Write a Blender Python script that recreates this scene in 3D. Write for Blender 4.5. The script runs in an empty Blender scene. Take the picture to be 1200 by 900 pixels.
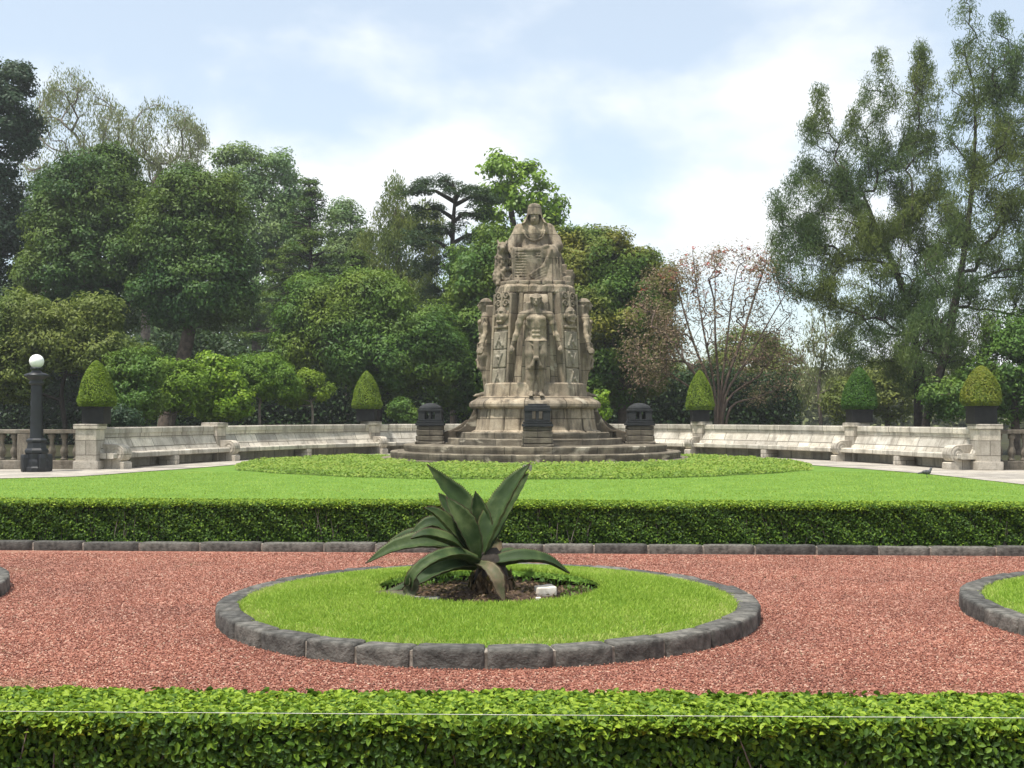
import bpy, bmesh, math, random
import numpy as np
from mathutils import Vector, Matrix, noise as mnoise

SC = bpy.context.scene
COL = SC.collection
rng = np.random.default_rng(11)
random.seed(5)

# ---------------------------------------------------------------- camera
F = 1350.0          # focal length in pixels of the 1200 px wide photograph
HZ = 487.0          # row of the horizon
CH = 1.55           # eye height
cam_d = bpy.data.cameras.new('camera')
cam = bpy.data.objects.new('camera', cam_d)
COL.objects.link(cam)
cam.location = (0, 0, CH)
cam.rotation_euler = (math.radians(90), 0, 0)
cam_d.sensor_width = 36
cam_d.lens = 36 * F / 1200
cam_d.shift_y = (HZ - 450) / 1200
cam_d.clip_start = 0.05
cam_d.clip_end = 3000
SC.camera = cam

# ---------------------------------------------------------------- sky, sun, exposure
SUN_EL = math.radians(70)
SUN_AZ = math.radians(-132)      # 0 = straight ahead (+Y), negative = left
sun_dir = Vector((math.sin(SUN_AZ) * math.cos(SUN_EL), math.cos(SUN_AZ) * math.cos(SUN_EL), math.sin(SUN_EL)))
world = bpy.data.worlds.new('World')
SC.world = world
world.use_nodes = True
nt = world.node_tree
nt.nodes.clear()
N = nt.nodes.new
L = nt.links.new
sky = N('ShaderNodeTexSky'); sky.sky_type = 'NISHITA'; sky.sun_disc = False
sky.sun_elevation = SUN_EL; sky.sun_rotation = SUN_AZ
sky.altitude = 200; sky.air_density = 1.0; sky.dust_density = 1.4; sky.ozone_density = 1.0
tc = N('ShaderNodeTexCoord')
mp = N('ShaderNodeMapping'); mp.inputs['Scale'].default_value = (1.0, 1.0, 1.9); mp.inputs['Location'].default_value = (.43, .2, .35)
n1 = N('ShaderNodeTexNoise'); n1.inputs['Scale'].default_value = 3.4; n1.inputs['Detail'].default_value = 7; n1.inputs['Roughness'].default_value = .5; n1.inputs['Distortion'].default_value = .1
rp = N('ShaderNodeValToRGB'); rp.color_ramp.elements[0].position = .43; rp.color_ramp.elements[1].position = .60
rp.color_ramp.elements[0].color = (.40, .40, .40, 1); rp.color_ramp.elements[1].color = (.97, .97, .97, 1)
rp.color_ramp.interpolation = 'EASE'
mx = N('ShaderNodeMix'); mx.data_type = 'RGBA'
mx.inputs['B'].default_value = (5.9, 6.1, 6.2, 1)
bg = N('ShaderNodeBackground'); bg.inputs['Strength'].default_value = .105
wo = N('ShaderNodeOutputWorld')
L(tc.outputs['Generated'], mp.inputs['Vector']); L(mp.outputs[0], n1.inputs['Vector']); L(n1.outputs['Fac'], rp.inputs[0])
ti_ = N('ShaderNodeMix'); ti_.data_type = 'RGBA'; ti_.blend_type = 'MULTIPLY'; ti_.inputs['Factor'].default_value = 1; ti_.inputs['B'].default_value = (.98, 1.06, 1.03, 1)
L(sky.outputs[0], ti_.inputs['A']); L(ti_.outputs['Result'], mx.inputs['A']); L(rp.outputs[0], mx.inputs['Factor']); L(mx.outputs['Result'], bg.inputs[0]); L(bg.outputs[0], wo.inputs[0])

sun_d = bpy.data.lights.new('sun', 'SUN'); sun_d.energy = 3.4; sun_d.angle = math.radians(3.0); sun_d.color = (1, .95, .87)
sun = bpy.data.objects.new('sun', sun_d); COL.objects.link(sun)
sun.rotation_euler = (-sun_dir).to_track_quat('-Z', 'Y').to_euler()
SC.view_settings.view_transform = 'Standard'; SC.view_settings.look = 'None'
SC.view_settings.exposure = 0.88; SC.view_settings.gamma = 1
SC.cycles.use_denoising = True
SC.cycles.max_bounces = 6; SC.cycles.diffuse_bounces = 3; SC.cycles.glossy_bounces = 2
SC.cycles.transmission_bounces = 3; SC.cycles.transparent_max_bounces = 8
SC.cycles.caustics_reflective = False; SC.cycles.caustics_refractive = False

# ---------------------------------------------------------------- placing helpers (photo measurements -> metres)
def G(px, py, z=0.0):                      # where the line of sight meets height z
    d = F * (CH - z) / (py - HZ)
    return Vector(((px - 600) / F * d, d, z))
def Q(px, py, d):                          # at distance d
    return Vector(((px - 600) / F * d, d, CH + (HZ - py) / F * d))

# ---------------------------------------------------------------- object helpers
def tag(o, label=None, cat=None, group=None, kind=None):
    if label: o['label'] = label
    if cat: o['category'] = cat
    if group: o['group'] = group
    if kind: o['kind'] = kind
    return o
def empty(name, loc=(0, 0, 0), rz=0, **k):
    o = bpy.data.objects.new(name, None); COL.objects.link(o)
    o.location = loc; o.rotation_euler = (0, 0, rz); o.empty_display_size = .2
    return tag(o, **k)
def link(name, me, mat=None, parent=None, loc=None, rz=None):
    o = bpy.data.objects.new(name, me); COL.objects.link(o)
    if mat: me.materials.append(mat)
    if parent: o.parent = parent
    if loc is not None: o.location = loc
    if rz is not None: o.rotation_euler = (0, 0, rz)
    return o
def copy_tree(o, parent=None):
    c = o.copy(); COL.objects.link(c); c.parent = parent
    for ch in list(o.children): copy_tree(ch, c)
    return c
def np_mesh(name, V, Fc, uv=None, attrs=None, smooth=False):
    """V (n,3); Fc (m,k) faces all of the same size; uv (m*k,2) per loop; attrs name->(m,) per face"""
    V = np.asarray(V, dtype=np.float32); Fc = np.asarray(Fc, dtype=np.int32)
    m, k = Fc.shape
    me = bpy.data.meshes.new(name)
    me.vertices.add(len(V)); me.vertices.foreach_set('co', V.ravel())
    me.loops.add(m * k); me.loops.foreach_set('vertex_index', Fc.ravel())
    me.polygons.add(m)
    me.polygons.foreach_set('loop_start', np.arange(0, m * k, k, dtype=np.int32))
    me.polygons.foreach_set('loop_total', np.full(m, k, dtype=np.int32))
    if smooth: me.polygons.foreach_set('use_smooth', np.ones(m, dtype=bool))
    if uv is not None:
        l = me.uv_layers.new(name='UVMap'); l.data.foreach_set('uv', np.asarray(uv, np.float32).ravel())
    for an, av in (attrs or {}).items():
        a = me.attributes.new(an, 'FLOAT', 'FACE'); a.data.foreach_set('value', np.asarray(av, np.float32))
    me.update(calc_edges=True); me.validate()
    return me
class MB:
    """collects pieces with faces of any size into one mesh"""
    def __init__(s): s.v = []; s.f = []; s.sm = []
    def add(s, V, Fc, smooth=False):
        b = len(s.v); s.v.extend([tuple(p) for p in V])
        for f in Fc: s.f.append([i + b for i in f]); s.sm.append(smooth)
        return s
    def build(s, name, mat, parent=None, loc=None, rz=None, boxuv=True):
        me = bpy.data.meshes.new(name); me.from_pydata(s.v, [], s.f)
        me.polygons.foreach_set('use_smooth', s.sm)
        if boxuv: box_uv(me)
        me.update()
        return link(name, me, mat, parent, loc, rz)
def box_uv(me):
    l = me.uv_layers.new(name='UVMap')
    vs = me.vertices
    for p in me.polygons:
        n = p.normal
        a = max(range(3), key=lambda i: abs(n[i]))
        for li in p.loop_indices:
            c = vs[me.loops[li].vertex_index].co
            l.data[li].uv = (c.y, c.z) if a == 0 else (c.x, c.z) if a == 1 else (c.x, c.y)
_rb = {}
def rbox(hx, hy, hz, r=.02, n=3, nz=0.0, seed=0, c=(0, 0, 0), rz=0.0):
    """rounded, slightly uneven block; returns V, F"""
    if n not in _rb:
        bm = bmesh.new(); bmesh.ops.create_cube(bm, size=2)
        if n > 1: bmesh.ops.subdivide_edges(bm, edges=bm.edges[:], cuts=n - 1, use_grid_fill=True)
        bm.verts.ensure_lookup_table(); bm.verts.index_update()
        _rb[n] = ([v.co.copy() for v in bm.verts], [[v.index for v in f.verts] for f in bm.faces]); bm.free()
    vs, fs = _rb[n]
    H = Vector((hx, hy, hz)); r = min(r, hx * .99, hy * .99, hz * .99); out = []
    cs, sn = math.cos(rz), math.sin(rz)
    for v in vs:
        # pull the subdivision lines towards the edges so that the rounding has points
        w = Vector([math.copysign(abs(t) ** .45, t) if abs(t) < .999 else t for t in v])
        p = Vector((w.x * H.x, w.y * H.y, w.z * H.z))
        q = Vector([max(-(H[i] - r), min(H[i] - r, p[i])) for i in range(3)])
        d = p - q
        if d.length > 1e-9: p = q + d.normalized() * min(r, d.length)
        if nz: p += Vector(mnoise.noise_vector(p * 5 + Vector((seed * 3.1, seed * 1.7, 0)))) * nz + Vector(mnoise.noise_vector(p * 19 + Vector((seed, 0, 3)))) * nz * .4
        out.append((p.x * cs - p.y * sn + c[0], p.x * sn + p.y * cs + c[1], p.z + c[2]))
    return out, fs
def lathe(prof, n=24, c=(0, 0, 0), sx=1, sy=1):
    V = []; Fc = []
    for r, z in prof:
        for i in range(n):
            a = 2 * math.pi * i / n; V.append((c[0] + r * math.cos(a) * sx, c[1] + r * math.sin(a) * sy, c[2] + z))
    for j in range(len(prof) - 1):
        for i in range(n):
            k = (i + 1) % n; Fc.append([j * n + i, j * n + k, (j + 1) * n + k, (j + 1) * n + i])
    Fc.append(list(range(n))[::-1]); Fc.append([(len(prof) - 1) * n + i for i in range(n)])
    return V, Fc
def catmull(P, per=8):
    P = [Vector(p) for p in P]; out = []
    Pp = [2 * P[0] - P[1]] + P + [2 * P[-1] - P[-2]]
    for i in range(1, len(Pp) - 2):
        a, b, c, d = Pp[i - 1:i + 3]
        for k in range(per):
            t = k / per
            out.append(.5 * ((2 * b) + (c - a) * t + (2 * a - 5 * b + 4 * c - d) * t * t + (3 * b - a - 3 * c + d) * t ** 3))
    out.append(P[-1]); return out

# ---------------------------------------------------------------- materials
def ramp(nt_, fac, stops):
    r = nt_.nodes.new('ShaderNodeValToRGB'); e = r.color_ramp.elements
    while len(e) < len(stops): e.new(.5)
    for i, (p, c) in enumerate(stops): e[i].position = p; e[i].color = (*c, 1) if len(c) == 3 else c
    nt_.links.new(fac, r.inputs[0]); return r.outputs[0]
def mixc(nt_, fac, a, b, mode='MIX'):
    m = nt_.nodes.new('ShaderNodeMix'); m.data_type = 'RGBA'; m.blend_type = mode
    for s, v in (('Factor', fac), ('A', a), ('B', b)):
        if isinstance(v, (int, float)): m.inputs[s].default_value = v
        elif isinstance(v, tuple): m.inputs[s].default_value = (*v, 1)
        else: nt_.links.new(v, m.inputs[s])
    return m.outputs['Result']
def newmat(name, rough=.8):
    m = bpy.data.materials.new(name); m.use_nodes = True; t = m.node_tree
    b = t.nodes['Principled BSDF']; b.inputs['Roughness'].default_value = rough
    return m, t, b
def texn(t, scale, detail=4, vec=None, rough=.55, dist=0):
    n = t.nodes.new('ShaderNodeTexNoise'); n.inputs['Scale'].default_value = scale; n.inputs['Detail'].default_value = detail
    n.inputs['Roughness'].default_value = rough; n.inputs['Distortion'].default_value = dist
    if vec is not None: t.links.new(vec, n.inputs['Vector'])
    return n.outputs['Fac']
def coords(t, kind='Object', scale=None):
    c = t.nodes.new('ShaderNodeTexCoord').outputs[kind]
    if scale:
        m = t.nodes.new('ShaderNodeMapping'); m.inputs['Scale'].default_value = scale; t.links.new(c, m.inputs[0]); c = m.outputs[0]
    return c
def bump(t, b, h, strength=.5, dist=.02, normal=None):
    n = t.nodes.new('ShaderNodeBump'); n.inputs['Strength'].default_value = strength; n.inputs['Distance'].default_value = dist
    t.links.new(h, n.inputs['Height'])
    if normal is not None: t.links.new(normal, n.inputs['Normal'])
    t.links.new(n.outputs[0], b.inputs['Normal']); return n.outputs[0]

GAIN = dict(grass=(1.3, 1.27, 1.25), leaf_casuarina=(1.25, 1.3, 1.1), leaf_hedge=(1.18, 1.06, .95), leaf_ground=(1.0, 1.05, .85), flower_red=(1, 1, 1), dead_leaf=(1, 1, 1), leaf_russet=(1, 1, 1), leaf_blue=(2.2, 1.9, 1.5), leaf_bright=(1.75, 1.35, .9), leaf_deep=(1.1, 1.1, 1), leaf_topiary=(1.3, 1.25, .9), leaf_clip=(2.1, 1.65, 1.0), leaf_topiary_gold=(1.25, 1.25, .9))
def leaf_mat(name, stops, transl=.3, patch=None, patch_scale=.25, rough=.55, spec=.25):
    """stops: colours from the rarest dark leaf to the lightest; face attribute 'tint' chooses. patch: second tone in large patches of the crown"""
    m, t, b = newmat(name, rough)
    g = GAIN.get(name, (1.5, 1.5, 1.0)); stops = [tuple(c * k for c, k in zip(s, g)) for s in stops]
    if patch: patch = tuple(c * k for c, k in zip(patch, g))
    a = t.nodes.new('ShaderNodeAttribute'); a.attribute_name = 'tint'
    n = len(stops)
    col = ramp(t, a.outputs['Fac'], [(i / max(1, n - 1), s) for i, s in enumerate(stops)])
    if patch:
        f = texn(t, patch_scale, 3, coords(t))
        f = ramp(t, f, [(.45, (0, 0, 0)), (.62, (1, 1, 1))])
        col = mixc(t, f, col, mixc(t, .75, col, patch))
    t.links.new(col, b.inputs['Base Color'])
    b.inputs['Specular IOR Level'].default_value = spec
    tr = t.nodes.new('ShaderNodeBsdfTranslucent')
    t.links.new(mixc(t, .35, col, (.22, .34, .03)), tr.inputs['Color'])
    ms = t.nodes.new('ShaderNodeMixShader'); ms.inputs[0].default_value = transl
    t.links.new(b.outputs[0], ms.inputs[1]); t.links.new(tr.outputs[0], ms.inputs[2])
    t.links.new(ms.outputs[0], t.nodes['Material Output'].inputs[0])
    return m

M = {}
def simple(name, c1, c2, scale=6, rough=.8, bs=.4, bd=.01, bscale=40, stops=(.35, .65), metallic=0, spec=.3):
    m, t, b = newmat(name, rough); v = coords(t)
    t.links.new(ramp(t, texn(t, scale, 6, v), [(stops[0], c1), (stops[1], c2)]), b.inputs['Base Color'])
    b.inputs['Metallic'].default_value = metallic; b.inputs['Specular IOR Level'].default_value = spec
    bump(t, b, texn(t, bscale, 5, v), bs, bd)
    M[name] = m; return m

# dark green to yellow-green leaf families
M['leaf_dark'] = leaf_mat('leaf_dark', [(.014, .042, .013), (.025, .066, .018), (.050, .10, .025)], .22, (.085, .12, .02), .2)
M['leaf_deep'] = leaf_mat('leaf_deep', [(.014, .035, .02), (.024, .052, .026), (.04, .075, .032)], .18, (.03, .06, .028), .3)
M['leaf_mid'] = leaf_mat('leaf_mid', [(.028, .068, .017), (.05, .105, .024), (.085, .15, .032)], .28, (.12, .16, .025), .3)
M['leaf_olive'] = leaf_mat('leaf_olive', [(.06, .08, .025), (.10, .125, .035), (.15, .17, .05)], .28, (.06, .10, .03), .3)
M['leaf_autumn'] = leaf_mat('leaf_autumn', [(.028, .066, .015), (.05, .10, .02), (.09, .14, .026)], .26, (.15, .13, .022), .35)
M['leaf_blue'] = leaf_mat('leaf_blue', [(.035, .075, .038), (.055, .11, .05), (.08, .15, .06)], .3, (.09, .14, .05), .25)
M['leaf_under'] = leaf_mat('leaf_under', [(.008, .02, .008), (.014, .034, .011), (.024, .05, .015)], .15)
M['leaf_lime'] = leaf_mat('leaf_lime', [(.055, .11, .016), (.10, .17, .024), (.16, .24, .035)], .35)
M['leaf_grey'] = leaf_mat('leaf_grey', [(.10, .115, .075), (.15, .165, .11), (.2, .21, .15)], .3)
M['leaf_bright'] = leaf_mat('leaf_bright', [(.06, .15, .018), (.10, .22, .025), (.17, .31, .04)], .35, rough=.42)
M['leaf_clip'] = leaf_mat('leaf_clip', [(.03, .085, .014), (.055, .13, .02), (.10, .20, .03)], .3)
M['leaf_topiary'] = leaf_mat('leaf_topiary', [(.06, .11, .012), (.12, .19, .018), (.2, .28, .03)], .3)
M['leaf_topiary_dark'] = leaf_mat('leaf_topiary_dark', [(.016, .05, .009), (.03, .078, .012), (.052, .11, .018)], .25)
M['leaf_topiary_gold'] = leaf_mat('leaf_topiary_gold', [(.07, .11, .018), (.13, .17, .025), (.22, .22, .04)], .3, (.17, .18, .03), 1.4)
M['leaf_casuarina'] = leaf_mat('leaf_casuarina', [(.028, .055, .022), (.052, .088, .03), (.09, .13, .04)], .24, (.13, .15, .03), .22)
M['leaf_russet'] = leaf_mat('leaf_russet', [(.22, .12, .085), (.29, .20, .14), (.22, .20, .10)], .35)
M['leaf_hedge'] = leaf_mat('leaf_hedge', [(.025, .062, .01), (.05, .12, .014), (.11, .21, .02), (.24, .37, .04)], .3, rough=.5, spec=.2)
M['leaf_ground'] = leaf_mat('leaf_ground', [(.09, .15, .025), (.15, .24, .035), (.21, .30, .05), (.27, .32, .07)], .3)
M['grass'] = leaf_mat('grass', [(.11, .19, .02), (.19, .30, .035), (.27, .38, .055), (.38, .40, .14)], .4)
M['flower_red'] = leaf_mat('flower_red', [(.35, .05, .04), (.5, .09, .07)], .3)
M['dead_leaf'] = leaf_mat('dead_leaf', [(.05, .03, .018), (.12, .075, .04), (.2, .14, .08)], .15)
simple('bark', (.05, .038, .028), (.13, .10, .075), 5, .9, .8, .03, 12)
simple('bark_dark', (.022, .018, .015), (.06, .048, .038), 5, .9, .8, .03, 12)
simple('bark_grey', (.12, .10, .085), (.26, .22, .18), 6, .9, .6, .02, 14)
simple('bark_coral', (.075, .052, .04), (.16, .115, .09), 3, .9, .6, .02, 10)
simple('iron', (.004, .005, .007), (.010, .012, .015), 9, .42, .3, .003, 60, spec=.5)
simple('planter_black', (.006, .006, .007), (.015, .015, .015), 8, .6, .3, .004, 50)
simple('soil', (.035, .022, .015), (.10, .065, .042), 9, .95, 1, .03, 30)
simple('white_rock', (.5, .44, .36), (.75, .7, .62), 12, .85, .5, .01, 40)
simple('grey_rock', (.14, .13, .11), (.26, .25, .21), 12, .85, .5, .01, 40)
simple('kerb_stone', (.045, .044, .040), (.14, .136, .124), 14, .85, .9, .012, 55)
simple('mortar', (.12, .105, .085), (.36, .32, .27), 20, .9, .6, .006, 70)
simple('string_white', (.5, .5, .46), (.66, .66, .62), 50, .6)
simple('pigeon_grey', (.05, .05, .055), (.14, .14, .15), 30, .7)
simple('paving_slab', (.30, .28, .25), (.46, .43, .39), 2, .85, .3, .004, 30)

m, t, b = newmat('lamp_glass', .25)
b.inputs['Base Color'].default_value = (.85, .85, .82, 1); b.inputs['Specular IOR Level'].default_value = .6
t.links.new(ramp(t, texn(t, 9, 3, coords(t)), [(.3, (.74, .74, .7)), (.6, (.87, .87, .85))]), b.inputs['Base Color'])
M['lamp_glass'] = m

# kerb stones: each stone its own tone
for nm in ('kerb_stone', 'paving_slab'):
    t = M[nm].node_tree; b = t.nodes['Principled BSDF']
    src = b.inputs['Base Color'].links[0].from_socket
    oi = t.nodes.new('ShaderNodeObjectInfo')
    k = ramp(t, oi.outputs['Random'], [(0, (.62, .62, .63)), (1, (1.4, 1.36, 1.3))])
    t.links.new(mixc(t, 1.0, src, k, 'MULTIPLY'), b.inputs['Base Color'])

# gravel of crushed red volcanic rock
m, t, b = newmat('gravel_base', .95); v = coords(t)
vo = t.nodes.new('ShaderNodeTexVoronoi'); vo.inputs['Scale'].default_value = 62; t.links.new(v, vo.inputs['Vector'])
sep = t.nodes.new('ShaderNodeSeparateColor'); t.links.new(vo.outputs['Color'], sep.inputs[0])
c = ramp(t, sep.outputs[0], [(0, (.10, .034, .027)), (.3, (.215, .076, .051)), (.65, (.30, .12, .080)), (.88, (.38, .18, .13)), (1, (.55, .40, .31))])
big = ramp(t, texn(t, .9, 5, v), [(.35, (.88, .86, .84)), (.65, (1.12, 1.1, 1.05))])
c = mixc(t, 1.0, c, big, 'MULTIPLY')
thin = ramp(t, texn(t, .55, 6, v, .65), [(.60, (0, 0, 0)), (.74, (.55, .55, .55))])
c = mixc(t, thin, c, (.25, .21, .12))
t.links.new(c, b.inputs['Base Color']); bump(t, b, vo.outputs['Distance'], .9, .012)
M['gravel_base'] = m
m, t, b = newmat('gravel_stone', .95)
a = t.nodes.new('ShaderNodeAttribute'); a.attribute_name = 'tint'
thin = ramp(t, texn(t, .55, 6, coords(t), .65), [(.60, (0, 0, 0)), (.74, (.5, .5, .5))])
c = ramp(t, a.outputs['Fac'], [(0, (.10, .034, .027)), (.3, (.215, .076, .051)), (.65, (.30, .12, .080)), (.9, (.39, .18, .13)), (1, (.58, .43, .33))])
t.links.new(mixc(t, thin, mixc(t, 1.0, c, ramp(t, texn(t, .9, 5, coords(t)), [(.35, (.84, .83, .82)), (.65, (1.12, 1.1, 1.05))]), 'MULTIPLY'), (.25, .20, .11)), b.inputs['Base Color'])
M['gravel_stone'] = m

# lawn sheets
def lawn_mat(name, c0, c1, c2):
    m, t, b = newmat(name, .9); v = coords(t)
    f = texn(t, 1.1, 8, v, .7)
    c = ramp(t, f, [(.3, c0), (.5, c1), (.72, c2)])
    fine = ramp(t, texn(t, 34, 3, v, .7), [(.3, (.72, .74, .7)), (.7, (1.22, 1.2, 1.2))])
    c = mixc(t, 1.0, c, fine, 'MULTIPLY')
    dry = ramp(t, texn(t, .42, 6, v, .65), [(.6, (0, 0, 0)), (.72, (.4, .4, .4))])
    c = mixc(t, dry, c, (.24, .27, .07))
    t.links.new(c, b.inputs['Base Color']); b.inputs['Specular IOR Level'].default_value = .1
    bump(t, b, texn(t, 45, 4, v, .7), .35, .01); M[name] = m
lawn_mat('lawn', (.088, .17, .026), (.116, .212, .034), (.155, .26, .048))
lawn_mat('ground_far', (.022, .024, .012), (.035, .034, .018), (.05, .05, .022))
lawn_mat('ground_leafy', (.06, .12, .02), (.10, .17, .03), (.16, .21, .04))

def stone_mat(name, c0, c1, c2, dark, light, brick=None, stain=.6, use_uv=True, lightamt=.5, streak=(1.6, 1.6, .35)):
    """weathered masonry: block tones, joints, lichen stains running down, worn light patches"""
    m, t, b = newmat(name, .88)
    vo = coords(t, 'Object')
    c = ramp(t, texn(t, 1.7, 8, vo, .62), [(.3, c0), (.5, c1), (.7, c2)])
    h = None
    if brick:
        br = t.nodes.new('ShaderNodeTexBrick'); br.offset = .5
        if use_uv: uv = coords(t, 'UV')
        else:
            sp_ = t.nodes.new('ShaderNodeSeparateXYZ'); t.links.new(vo, sp_.inputs[0]); cb = t.nodes.new('ShaderNodeCombineXYZ')
            ad = t.nodes.new('ShaderNodeMath'); ad.operation = 'ADD'; ad.inputs[1].default_value = .575; t.links.new(sp_.outputs[0], ad.inputs[0]); t.links.new(ad.outputs[0], cb.inputs[0]); t.links.new(sp_.outputs[2], cb.inputs[1]); uv = cb.outputs[0]
        t.links.new(uv, br.inputs['Vector'])
        br.inputs['Scale'].default_value = 1
        br.inputs['Brick Width'].default_value = brick[0]; br.inputs['Row Height'].default_value = brick[1]
        br.inputs['Mortar Size'].default_value = brick[2]; br.inputs['Mortar Smooth'].default_value = .3
        br.inputs['Color1'].default_value = (.70, .70, .70, 1); br.inputs['Color2'].default_value = (1.22, 1.2, 1.15, 1); br.inputs['Mortar'].default_value = (.26, .25, .23, 1)
        br.inputs['Bias'].default_value = 0
        c = mixc(t, .95, c, mixc(t, 1.0, c, br.outputs['Color'], 'MULTIPLY'))
        h = br.outputs['Fac']
    st = ramp(t, texn(t, 2.1, 9, coords(t, 'Object', streak), .68), [(.46, (0, 0, 0)), (.66, (1, 1, 1))])
    ma = t.nodes.new('ShaderNodeMath'); ma.operation = 'MULTIPLY'; ma.inputs[1].default_value = stain; t.links.new(st, ma.inputs[0])
    c = mixc(t, ma.outputs[0], c, dark)
    if lightamt:
        lt = ramp(t, texn(t, 1.3, 6, coords(t, 'Object', (1, 1, 1.6)), .5, .6), [(.60, (0, 0, 0)), (.67, (lightamt,) * 3)])
        c = mixc(t, lt, c, light)
    sp = ramp(t, texn(t, 26, 5, vo, .7), [(.3, (.8, .8, .8)), (.7, (1.14, 1.14, 1.14))])
    c = mixc(t, 1.0, c, sp, 'MULTIPLY')
    t.links.new(c, b.inputs['Base Color']); b.inputs['Specular IOR Level'].default_value = .2
    n = bump(t, b, texn(t, 22, 8, vo, .65), .55, .03)
    if h is not None:
        inv = t.nodes.new('ShaderNodeInvert'); t.links.new(h, inv.inputs['Color'])
        bump(t, b, inv.outputs[0], .8, .012, n)
    M[name] = m; return m
stone_mat('monument_stone', (.21, .167, .12), (.31, .257, .19), (.42, .36, .275), (.06, .05, .037), (.50, .45, .35), (1.15, .72, .016), .85, lightamt=.6)
stone_mat('statue_stone', (.205, .164, .117), (.30, .248, .18), (.38, .325, .245), (.06, .05, .038), (.38, .33, .25), (2.3, .93, .012), .85, use_uv=False, lightamt=.35)
stone_mat('panel_stone', (.20, .175, .125), (.29, .255, .19), (.38, .34, .265), (.10, .085, .065), (.58, .54, .45), None, .8, lightamt=.4)
stone_mat('step_stone', (.12, .10, .075), (.19, .165, .125), (.30, .265, .205), (.055, .048, .038), (.52, .47, .37), (1.5, .6, .014), .8, lightamt=.75)
stone_mat('pedestal_stone', (.10, .085, .065), (.16, .14, .105), (.24, .21, .16), (.055, .045, .038), (.50, .44, .36), (.9, .3, .012), .85, lightamt=.75)
stone_mat('lantern_stone', (.018, .02, .022), (.032, .034, .036), (.055, .056, .056), (.012, .013, .014), (.1, .1, .1), None, .5, lightamt=.1)
stone_mat('wall_stone', (.42, .38, .32), (.56, .52, .45), (.66, .62, .55), (.20, .18, .15), (.74, .71, .64), (1.15, .3, .014), .75, lightamt=.3)
stone_mat('pier_stone', (.40, .36, .30), (.54, .49, .42), (.64, .59, .52), (.19, .165, .135), (.72, .68, .6), (.9, .42, .010), .6, lightamt=.3)
stone_mat('baluster_stone', (.12, .10, .075), (.20, .17, .135), (.30, .265, .21), (.06, .055, .045), (.5, .46, .4), None, .85, lightamt=.2)
M['paving'] = stone_mat('paving', (.30, .275, .24), (.38, .35, .31), (.45, .42, .37), (.22, .20, .17), (.58, .55, .5), (1.1, .8, .008), .45, lightamt=.3, streak=(.5, .5, .5))

# agave skin: waxy blue-green, paler at the toothed margins
m, t, b = newmat('agave_leaf', .58)
uv = coords(t, 'UV'); sx = t.nodes.new('ShaderNodeSeparateXYZ'); t.links.new(uv, sx.inputs[0])
edge = ramp(t, sx.outputs[0], [(0, (1, 1, 1)), (.045, (0, 0, 0)), (.955, (0, 0, 0)), (1, (1, 1, 1))])
v = coords(t)
c = ramp(t, texn(t, 5, 6, v, .6), [(.3, (.017, .036, .010)), (.5, (.028, .053, .014)), (.68, (.075, .105, .036))])
c = mixc(t, edge, c, (.09, .11, .04))
tipm = ramp(t, sx.outputs[1], [(.96, (0, 0, 0)), (.985, (1, 1, 1))])
c = mixc(t, tipm, c, (.05, .03, .02))
t.links.new(c, b.inputs['Base Color']); b.inputs['Specular IOR Level'].default_value = .22
bump(t, b, texn(t, 30, 4, coords(t, 'UV', (3, .6, 1)), .6), .3, .006)
M['agave_leaf'] = m
m2 = m.copy(); m2.name = 'agave_leaf_withered'; M['agave_leaf_withered'] = m2
for n in m2.node_tree.nodes:
    if n.type == 'VALTORGB' and abs(n.color_ramp.elements[0].position - .3) < .01 and len(n.color_ramp.elements) == 3:
        for e, cc in zip(n.color_ramp.elements, [(.045, .055, .025), (.085, .09, .045), (.17, .12, .08)]): e.color = (*cc, 1)
# ================================================================ foliage, bark and grass builders
def unit(a): return a / np.maximum(np.linalg.norm(a, axis=1, keepdims=True), 1e-9)
def rand_dirs(n):
    return unit(rng.normal(size=(n, 3)))
def leaf_cards(P, Nn, length, aspect=.5, tint=None, along=None, fine=False, fold=.25):
    """one leaf per point: real little blades with their own orientation. Nn = leaf normal, along = growth direction"""
    n = len(P)
    if along is None: along = rand_dirs(n)
    T = unit(along - Nn * np.sum(along * Nn, 1, keepdims=True))
    S = np.cross(Nn, T)
    ln = (length * rng.uniform(.65, 1.3, n))[:, None]; w = ln * aspect * .5
    if tint is None: tint = rng.random(n)
    if not fine:
        up = Nn * ln * .12
        V = np.stack([P - T * ln * .5, P - S * w + up, P + T * ln * .5, P + S * w + up], 1).reshape(-1, 3)
        Fc = np.arange(4 * n).reshape(n, 4)
        return V, Fc, tint
    k = Nn * w * fold * 2
    b_ = P - T * ln * .5; tp = P + T * ln * .5 - Nn * ln * .08
    V = np.stack([b_, P - T * ln * .2 - S * w * .85 + k, P + T * ln * .18 - S * w + k, tp, P + T * ln * .18 + S * w + k, P - T * ln * .2 + S * w * .85 + k], 1).reshape(-1, 3)
    i = np.arange(n)[:, None] * 6
    Fc = np.stack([i + np.array([0, 3, 2, 1]), i + np.array([0, 5, 4, 3])], 1).reshape(-1, 4)
    return V, Fc, np.repeat(tint, 2)
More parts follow.
